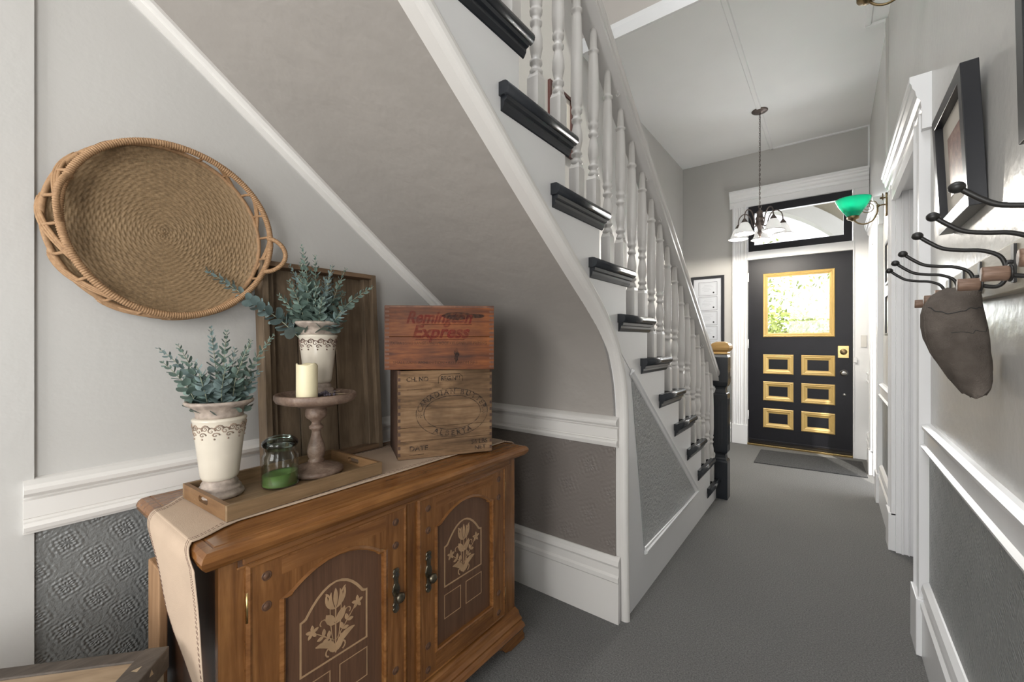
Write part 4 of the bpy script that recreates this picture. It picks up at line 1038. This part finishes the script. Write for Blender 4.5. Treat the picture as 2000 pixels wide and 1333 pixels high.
CB(0, Lc, 0, .014, 0, hc, 'side_board', 'driftw'); CB(0, Lc, Wc-.014, Wc, 0, hc, 'side_board', 'driftw'); CB(0, .014, .014, Wc-.014, 0, hc, 'end_board', 'driftw'); CB(Lc-.014, Lc, .014, Wc-.014, 0, hc, 'end_board', 'driftw')
m = MB(); m.T = Tc
sl_, out_ = [], []
for i in range(32):
    q = 2*pi*i/32; cx_ = .055*(1 if cos(q) > 0 else -1); sl_.append((.20+cx_+.016*cos(q), .115+.016*sin(q)))
    k_ = 1/max(abs(cos(q)), abs(sin(q))); out_.append((Lc/2+Lc/2*cos(q)*k_, Wc/2+Wc/2*sin(q)*k_))
m.ring(out_, sl_, hc-.004, hc+.008, 'xy').build('top_board', 'palew', fcr, bevel=.003)
CB(-.004, Lc+.004, -.004, .026, hc-.03, hc+.012, 'batten', 'darkw'); CB(-.004, Lc+.004, Wc-.026, Wc+.004, hc-.03, hc+.012, 'batten', 'darkw')
CB(-.006, .036, -.006, Wc+.006, hc-.03, hc+.013, 'batten', 'darkw'); CB(Lc-.036, Lc+.006, -.006, Wc+.006, hc-.03, hc+.013, 'batten', 'darkw')
for i, y_ in enumerate((.05, .09, .14, .19)):
    m = MB(); m.T = Tc; m.add([(-.0062, y_-.006, hc-.005), (-.0062, y_+.007, hc-.002), (-.0062, y_, hc+.008)], [(0, 1, 2)]).add([(.012, y_-.005, hc+.0134), (.024, y_+.006, hc+.0134), (.012, y_+.010, hc+.0134)], [(0, 1, 2)])
    m.build('chipped_paint', 'straw', fcr)
tag(MB().box(-1.352, -1.262, .2845, .302, 0, .628).build('pine_board', 'pine', None, bevel=.003, loc=(-1.31, .293, 0)), 'narrow pale pine board standing upright between the draped sideboard end and the wall', 'board')
# ------------------------------------------------------------------ woven tray basket on the left wall
bc = Vector((-1.378, .330, 1.460)); RB = .223
bk = empty('basket_tray', (XL+.01, .335, 1.463), 'large round woven seagrass tray basket with loop handles hanging on the left wall', 'basket')
def bp(r, a, x):
    f = max(0, min(1, (x-(XL+.028))/(bc.x-XL-.028))); return Vector((x, bc.y+.008+.018*f+r*cos(a), bc.z+r*sin(a)))
def weave():
    nr, na = 156, 540; R0 = .226; vs = []
    for i in range(nr+1):
        r = R0*i/nr
        for k in range(na):
            a = 2*pi*k/na
            nsp = 16 if r < .045 else (32 if r < .10 else 64)
            row = r/.0053; rr = int(row)
            over = cos(a*nsp/2+pi*(rr % 2)+.25*sin(rr*1.7))
            cord = abs(sin(pi*row)); tw = .25*sin(a*nsp*3.0+rr*2.1)
            h = (.0022*cord*(.45+.55*over)+.0006*tw*cord)
            sag = .004*(r/R0)**3+.016*(r/R0)**8
            vs.append((XL+.020+sag+h+.002*sin(a*2+.5)*(r/R0), bc.y+.008+r*cos(a), bc.z+r*sin(a)))
    m = MB(); fs = [(i*na+k, i*na+(k+1) % na, (i+1)*na+(k+1) % na, (i+1)*na+k) for i in range(nr) for k in range(na)]
    m.add(vs, fs, True); return m.build('woven_base', 'seagrass', bk)
weave()
m = MB().tube([bp(.228, 2*pi*k/120, XL+.040) for k in range(120)], .006, 8, closed=True); m.build('lower_rim', 'cane', bk)
def wrapped(name, pts, r, pitch, closed, mat='cane'):
    """a core wound with cane: radius ripples along the length"""
    pts = [Vector(p) for p in pts]; L = sum((pts[(i+1) % len(pts)]-pts[i]).length for i in range(len(pts)-(0 if closed else 1)))
    n = int(L/pitch*4); out = []; rad = []
    cum = [0]
    q = pts+[pts[0]] if closed else pts
    for a, b in zip(q, q[1:]): cum.append(cum[-1]+(b-a).length)
    j = 0
    for i in range(n):
        s_ = cum[-1]*i/(n if closed else n-1)
        while j < len(cum)-2 and cum[j+1] < s_: j += 1
        f = (s_-cum[j])/max(1e-9, cum[j+1]-cum[j]); out.append(q[j].lerp(q[j+1], f)); rad.append(r*(1+.08*(1 if i % 4 in (1, 2) else -1)))
    return MB().tube(out, rad, 8, closed=closed).build(name, mat, bk)
wrapped('rolled_rim', [bp(RB*(1+.012*sin(3*a+1)), a, bc.x+.004*sin(2*a)) for a in [2*pi*k/160 for k in range(160)]], .0082, .0052, True, 'cane')
m = MB()
for i in range(11):
    a0 = 2*pi*i/11+.12
    for s in (0, 1, 2):
        for sg in (1,):
            pts = []
            for q in range(13):
                t = q/12; a = a0+(2*pi/11)*1.15*(t-.07); x = XL+.030+(bc.x-XL-.032)*(.5-.5*cos(t*pi)); pts.append(bp(.229+(RB-.229)*t+.004*sin(pi*t)+.0015*s, a+.02*s, x-.004*s*sin(pi*t)))
            m.tube(pts, .0036, 6)
m.build('open_strands', 'cane', bk)
for i in range(22):
    a0 = 2*pi*i/22+.12
    MB().tube([bp(.229, a0, XL+.040), bp(.232, a0+.005, XL+.06), bp(RB, a0, bc.x)], .0038, 6).build('stake', 'cane', bk)
def handle(a0, lean):
    pts = []
    for q in range(25):
        t = q/24; a = a0+(-.24+.48*t); out = sin(pi*t)**.6; pts.append(bp(RB+.052*out*cos(lean)-.004, a*1.0, bc.x+.052*out*sin(lean)))
    wrapped('loop_handle', pts, .0066, .0052, False)
handle(radians(-8), .8); handle(radians(172), 1.35)

# ------------------------------------------------------------------ coat rack on the right wall
ck = empty('coat_rack', (XR, 1.25, 1.307), 'bleached wooden wall coat rack with long black iron hooks and brown wooden pegs', 'coat rack')
bd = [(.62, 1.262), (1.20, 1.259), (1.74, 1.268), (1.77, 1.30), (1.76, 1.345), (1.4, 1.350), (1.1, 1.352), (.62, 1.350)]
MB().prism(bd, XR-.022, XR-.001).build('board', 'driftw', ck, bevel=.003)
HY = [.823, .995, 1.160, 1.382, 1.535, 1.690]
def hook():
    y = HY[0]; X0 = XR-.022
    up = smooth_path([(X0-.014, y, 1.286), (X0-.012, y, 1.306), (X0-.020, y, 1.326), (X0-.042, y, 1.338), (X0-.068, y, 1.342), (X0-.092, y, 1.348), (X0-.110, y, 1.361), (X0-.126, y, 1.376)], 5)
    h = MB().tube(up, .0037, 10).ball((X0-.129, y, 1.378), .0092, 16, (1, 1, .85)).box(X0-.004, X0+.002, y-.008, y+.008, 1.275, 1.345).tube(smooth_path([(X0-.002, y, 1.312), (X0-.010, y, 1.312), (X0-.012, y, 1.294), (X0-.014, y, 1.278), (X0-.024, y, 1.269), (X0-.044, y, 1.273)], 5), .0037, 10)
    h = h.build('hook', 'iron', ck)
    MB().lathe([(0, -.0015), (.0135, -.0015), (.0140, 0), (.0135, .0015), (0, .0015)], (X0-.043, y, 1.2755), 24, 'x').build('collar', 'iron', h)
    MB().lathe([(.0112, -.029), (.0118, -.027), (.0118, -.002), (.0112, 0)], (X0-.0445, y, 1.2755), 24, 'x').build('wooden_peg', 'peg', h)
    return h
h0 = hook()
for y in HY[1:]:
    c = copy_to(h0, (0, y-HY[0], 0))
    for ch in list(h0.children):
        q = ch.copy(); COL.objects.link(q); q.parent = c; BASE[q.name] = BASE[ch.name]+Vector((0, y-HY[0], 0))

# flat cap
fwv = Vector((-.606, .7955, 0)); rtv = Vector((.7955, .606, 0))
rows = [(559, 1872, 1904, .2), (563, 1852, 1911, .45), (570, 1830, 1915, .62), (580, 1813, 1918, .75), (595, 1802, 1920, .85), (612, 1797, 1924, .92), (640, 1797, 1930, 1), (665, 1802, 1934, 1), (690, 1815, 1936, .98), (708, 1831, 1937, .92), (725, 1845, 1937, .85), (742, 1858, 1934, .72), (757, 1872, 1928, .55), (768, 1884, 1918, .38), (775, 1894, 1908, .15)]
rows = [(p.x, p.y, p.z, q) for p, q in zip([Vector(r[:3]) for r in rows], [r[3] for r in rows])]
def cap_pt(px, py, d): u = (px-1000)/823; v = fwv*d+rtv*(u*d); v.z = 1.17-(py-665)*.92/823; return v
fine = []
for i in range(len(rows)-1):
    for k in range(4):
        t = k/4; fine.append(tuple(a+(b-a)*t for a, b in zip(rows[i], rows[i+1])))
fine.append(rows[-1])
cp = empty('flat_cap', (.215, 1.33, 1.17), 'brown-grey corduroy flat cap hanging from a hook of the coat rack', 'cap')
vs = []; ns = 48
for i, (py, l, r_, q) in enumerate(fine):
    A = cap_pt(l, py, .955); C = cap_pt(r_, py, .885); ctr = (A+C)/2; ax = (C-A)/2; dp_ = Vector((-ax.y, ax.x, 0)).normalized()*.042*q
    for k in range(ns):
        a = 2*pi*k/ns; fold = 1+.05*sin(a*3+py*.03)+.03*sin(a*7-py*.05)
        s_ = sin(a); z = .0035*sin(a*4+py*.04)
        p = ctr+ax*cos(a)+dp_*s_*fold; vs.append((p.x, p.y, p.z+z*(1 if 3 < i < len(fine)-4 else .2)))
m = MB(); m.add(vs, [(i*ns+k, i*ns+(k+1) % ns, (i+1)*ns+(k+1) % ns, (i+1)*ns+k) for i in range(len(fine)-1) for k in range(ns)]+[list(range(ns))[::-1], [(len(fine)-1)*ns+k for k in range(ns)]], True)
cpb = m.build('crown', 'felt', cp)
# seams and the stiff brim at its lower right edge
def seam(py0, py1, py2, a0, a1, rad):
    pts = []
    for q in range(17):
        t = q/16; py = py0*(1-t)**2+2*py1*t*(1-t)+py2*t*t; a = a0+(a1-a0)*t
        i = min(range(len(fine)), key=lambda j: abs(fine[j][0]-py)); k = (a/(2*pi)*ns) % ns; k0 = int(k); f = k-k0
        p = Vector(vs[i*ns+k0]).lerp(Vector(vs[i*ns+(k0+1) % ns]), f); pts.append(p)
    return pts
MB().tube(smooth_path(seam(603, 622, 596, radians(222), radians(352), 0), 2), .0010, 6).tube(smooth_path(seam(655, 650, 640, radians(262), radians(350), 0), 2), .0007, 6).build('seam', 'wick', cp)
MB().tube(smooth_path(seam(566, 640, 700, radians(215), radians(205), 0), 2), .0013, 6).build('side_piping', 'felt', cp)
br = MB(); pts = []
bo = [(1936, 690), (1939, 705), (1940, 722), (1938, 740), (1932, 756), (1922, 768), (1908, 775), (1894, 777)]
for off in (.0, .003):
    for (px, py) in bo:
        for f in (0, 1):
            cxp = 1880+(px-1880)*(1 if f == 0 else .55); cyp = 700+(py-700)*(1 if f == 0 else .62); pts.append(cap_pt(cxp, cyp, .900+off+.020+.01*f))
n_ = len(bo); fs = []
for s_ in (0, 1):
    for i in range(n_-1): b_ = s_*2*n_+i*2; fs.append((b_, b_+1, b_+3, b_+2))
for i in range(n_-1):
    for f in (0, 1): b_ = i*2+f; fs.append((b_, b_+2, b_+2+2*n_, b_+2*n_))
br.add(pts, fs, True).build('brim', 'felt', cp)

# ------------------------------------------------------------------ green glass wall sconces
def sconce(y, z, label):
    r = empty('wall_sconce', (XR, y, z), label, 'wall light'); x = XR
    MB().prism([(y+.030*cos(a), z+.048*(1 if sin(a) > 0 else -1)+.030*sin(a)) for a in [2*pi*i/32+.01 for i in range(32)]], x-.012, x, 'yz').build('backplate', 'agedbrass', r, bevel=.004)
    arm = smooth_path([(x-.012, y, z), (x-.030, y, z), (x-.048, y, z-.008), (x-.052, y, z-.05), (x-.075, y, z-.095), (x-.115, y, z-.112), (x-.150, y, z-.100), (x-.172, y, z-.075)], 6)
    MB().tube(arm, .0048, 8).ball((x-.046, y, z-.002), .010, 12).build('arm', 'agedbrass', r)
    sp = []
    for i in range(46):
        t = i/45; rr = .040*(1-t)+.004; a = radians(60)+t*4.6*pi; sp.append((x-.098+rr*cos(a), y, z-.004+rr*sin(a)))
    MB().tube(sp, [.0032*(1-.4*i/45) for i in range(46)], 6).tube(smooth_path([sp[0], (x-.092, y, z+.038), (x-.108, y, z+.055), (x-.104, y, z+.070), (x-.094, y, z+.066)], 5), .0028, 6).tube(smooth_path([sp[0], (x-.060, y, z+.028), (x-.047, y, z)], 4), .0032, 6).build('scroll', 'agedbrass', r)
    MB().tube([(x-.012, y, z+.045), (x-.026, y, z+.045)], .005, 8).tube([(x-.024, y, z+.030), (x-.024, y, z+.075)], .003, 8).ball((x-.032, y, z+.046), .008, 10).build('key_valve', 'agedbrass', r)
    c = (x-.176, y, z-.07)
    MB().lathe([(0, -.012), (.012, -.012), (.016, -.004), (.030, 0), (.034, .006), (.034, .018), (.030, .022)], c, 24).build('shade_holder', 'agedbrass', r)
    sh = MB().lathe([(.030, .012), (.036, .024), (.060, .062), (.084, .100), (.098, .136), (.0985, .138)], c, 48).build('glass_shade', 'greenglass', r)
    MB().lathe([(.0285, .012), (.0345, .026), (.058, .064), (.082, .101), (.0965, .1375), (.0988, .1385)], c, 48).build('white_lining', 'whiteglass', sh)
    MB().lathe([(0, .02), (.012, .022), (.013, .04), (.026, .065), (.029, .085), (.022, .105), (0, .112)], c, 20).build('bulb', 'bulb', r)
    light('sconce_light', 'POINT', (c[0], y, c[2]+.125), 4.5, (1, .90, .72), radius=.012)
    return r
sconce(3.70, 2.066, 'brass wall sconce with a flared green glass shade, above the two small frames')
s2 = sconce(2.20, 2.60, 'brass-tipped wall sconce high above the nearest doorway, only its lower tip in view')
MB().lathe([(0, -.130), (.007, -.126), (.009, -.118), (.005, -.110), (.010, -.102), (.012, -.092), (.006, -.084), (.014, -.074)], (XR-.012, 2.20, 2.60), 16).build('finial', 'brass', s2)

# ------------------------------------------------------------------ chandelier
CX, CY = -.533, 4.44
cd = empty('chandelier', (CX, CY, ZC), 'five-arm brown metal chandelier with frosted bell glass shades hanging before the front door', 'chandelier')
MB().lathe([(0, -.022), (.018, -.022), (.030, -.014), (.058, -.010), (.066, -.004), (.066, 0)], (CX, CY, ZC), 36).build('ceiling_canopy', 'bronze', cd)
MB().tube([(CX+.012*cos(a), CY, 2.392+.016*sin(a)) for a in [2*pi*i/16 for i in range(16)]], .0028, 6, closed=True).tube([(CX+.008*cos(a), CY, ZC-.030+.008*sin(a)) for a in [2*pi*i/16 for i in range(16)]], .0022, 6, closed=True)\
    .tube([(CX+.004, CY+.003, ZC-.02), (CX+.005, CY+.002, 2.9), (CX-.003, CY-.002, 2.6), (CX, CY, 2.37)], .0017, 6).build('hanging_ring', 'bronze', cd)
m = MB(); z = ZC-.040; i = 0
while z > 2.415:
    o = []
    for q in range(14):
        a = 2*pi*q/14; u = .0058*cos(a); w = .0135*sin(a); o.append((CX+(u if i % 2 else 0), CY+(0 if i % 2 else u), z-.006+w))
    m.tube(o, .0019, 5, closed=True); z -= .0215; i += 1
m.build('chain', 'bronze', cd)
MB().lathe([(0, .200), (.004, .200), (.010, .192), (.007, .184), (.016, .176), (.024, .168), (.028, .158), (.024, .150), (.026, .120), (.034, .112), (.036, .100), (.030, .090), (.032, .070), (.036, .058), (.028, .040), (.016, .006), (.012, -.010), (.018, -.018), (.020, -.028), (.012, -.040), (.008, -.050), (.012, -.058), (.006, -.068), (0, -.072)], (CX, CY, 2.18), 28).build('centre_body', 'bronze', cd)
for i in range(5):
    a = 2*pi*i/5+radians(22); dx, dy = cos(a), sin(a)
    def Q(r, z): return (CX+dx*r, CY+dy*r, z)
    A = MB().tube(smooth_path([Q(.028, 2.225), Q(.045, 2.215), Q(.062, 2.235), Q(.075, 2.290), Q(.105, 2.340), (Q(.145, 2.350)), Q(.178, 2.320), Q(.188, 2.262)], 5), .0050, 8).build('arm', 'bronze', cd)
    c = Q(.188, 2.195)
    MB().lathe([(.026, .020), (.027, .036), (.022, .048), (.014, .060), (.008, .070), (0, .072)], c, 20).build('shade_cap', 'bronze', A)
    S = MB().lathe([(.024, .034), (.030, .030), (.045, .008), (.054, -.020), (.066, -.048), (.082, -.066), (.0835, -.068), (.081, -.069), (.064, -.051), (.052, -.022), (.043, .006), (.028, .027), (.022, .031)], c, 32).build('glass_shade', 'shade', A)
    MB().tube([(c[0]+.084*cos(q), c[1]+.084*sin(q), c[2]-.068) for q in [2*pi*w/36 for w in range(36)]], .0030, 6, closed=True).build('shade_rim', 'bronze', S)
    MB().lathe([(0, .028), (.010, .026), (.012, .010), (.024, -.014), (.026, -.034), (.018, -.050), (0, -.056)], c, 16).build('bulb', 'bulb', A)
    light('chandelier_light', 'POINT', (c[0], c[1], c[2]-.066), 8, (1, .93, .82), radius=.008)

# ------------------------------------------------------------------ framed pictures
def framed(label, T, w, h, fw_, dep, mw, art, fmat='frame', face=None, name='picture_frame', mountm='matboard'):
    """local x right, y up, z out of the wall; origin at the lower left corner on the wall"""
    r = empty(name, tuple(T @ Vector((w/2, h/2, 0))), label, 'picture')
    m = MB(); m.T = T
    o = [(0, 0), (w, 0), (w, h), (0, h)]; i = [(fw_, fw_), (w-fw_, fw_), (w-fw_, h-fw_), (fw_, h-fw_)]
    m.ring(o, i, 0, dep, 'xy').build('frame', fmat, r, bevel=.0015)
    m = MB(); m.T = T; k = fw_-.002
    m.box(k, w-k, k, h-k, .002, dep*.45).build('mount', mountm, r)
    if art:
        m = MB(); m.T = T; k = fw_+mw; m.box(k, w-k, k, h-k, dep*.45, dep*.45+.0012).build('print', art, r)
    return r
def TR(y, z, tilt=0):        # right wall, facing -x; local x runs toward the front door's far side reversed
    return Matrix.Translation((XR, y, z)) @ Matrix(((0, 0, -1, 0), (-1, 0, 0, 0), (0, 1, 0, 0), (0, 0, 0, 1))) @ Matrix.Rotation(tilt, 4, 'X')
b1 = framed('deep black frame holding a brick building print, hung above the coat rack', TR(1.79, 1.487, radians(2.5)), .355, .342, .034, .032, .055, 'artred', 'frame')
framed('frame at the right picture border, above the near end of the coat rack', TR(1.085, 1.500, radians(1)), .36, .40, .034, .036, .05, 'artpale', 'frame')
framed('small dark frame with a pale print, upper of two beside the far doorway', TR(3.665, 1.525), .37, .275, .016, .016, .03, 'artpale', 'frame')
framed('small dark frame with a green garden print, lower of two beside the far doorway', TR(3.665, 1.200), .37, .265, .016, .016, .03, 'artgreen', 'frame')
TLw = Matrix(((0, 0, 1, XL), (1, 0, 0, 2.31), (0, 1, 0, 2.44), (0, 0, 0, 1)))
framed('dark reddish frame on the stair wall, glimpsed between the balusters', TLw, .30, .42, .022, .02, .05, 'artpale', 'redframe')
TFw = Matrix(((1, 0, 0, -1.372), (0, 0, -1, YD), (0, 1, 0, .930), (0, 0, 0, 1)))
cf = framed('tall black frame of stacked certificates on the front wall left of the door', TFw, .367, 1.0, .032, .02, .03, None, 'frame', name='certificate_frame', mountm='paper')
for k, z in enumerate((.770, .595, .420, .245, .070)):
    m = MB(); m.T = TFw; m.box(.088, .292, z, z+.160, .009, .0104)
    p = m.build('certificate', 'paper', cf)
    m = MB(); m.T = TFw; m.ring([(.088, z), (.292, z), (.292, z+.16), (.088, z+.16)], [(.091, z+.003), (.289, z+.003), (.289, z+.157), (.091, z+.157)], .0104, .011, 'xy').build('black_border', 'frame', p)
    m = MB(); m.T = TFw
    m.ring([(.102, z+.014), (.278, z+.014), (.278, z+.146), (.102, z+.146)], [(.104, z+.016), (.276, z+.016), (.276, z+.144), (.104, z+.144)], .0104, .0108, 'xy')
    for q, (a, b) in enumerate(((.150, .23), (.135, .245), (.125, .215), (.125, .225), (.150, .205))): m.box(a, b, z+.120-q*.017, z+.123-q*.017, .0104, .0108)
    m.build('printed_lines', 'greyprint', p)
    m = MB(); m.T = TFw; m.add([(.252+.010*cos(2*pi*w/16), z+.034+.010*sin(2*pi*w/16), .0112) for w in range(16)], [list(range(16))]).build('seal', 'frame', p)

# ------------------------------------------------------------------ door mat
m = MB().prism([(-.612, 5.175), (.222, 5.235), (.236, 4.665), (-.603, 4.60)], 0.001, .009, 'xy')
tag(m.build('door_mat', 'mat', None, bevel=.002, loc=(-.19, 4.9, 0)), 'dark charcoal rectangular door mat lying before the front door', 'door mat')
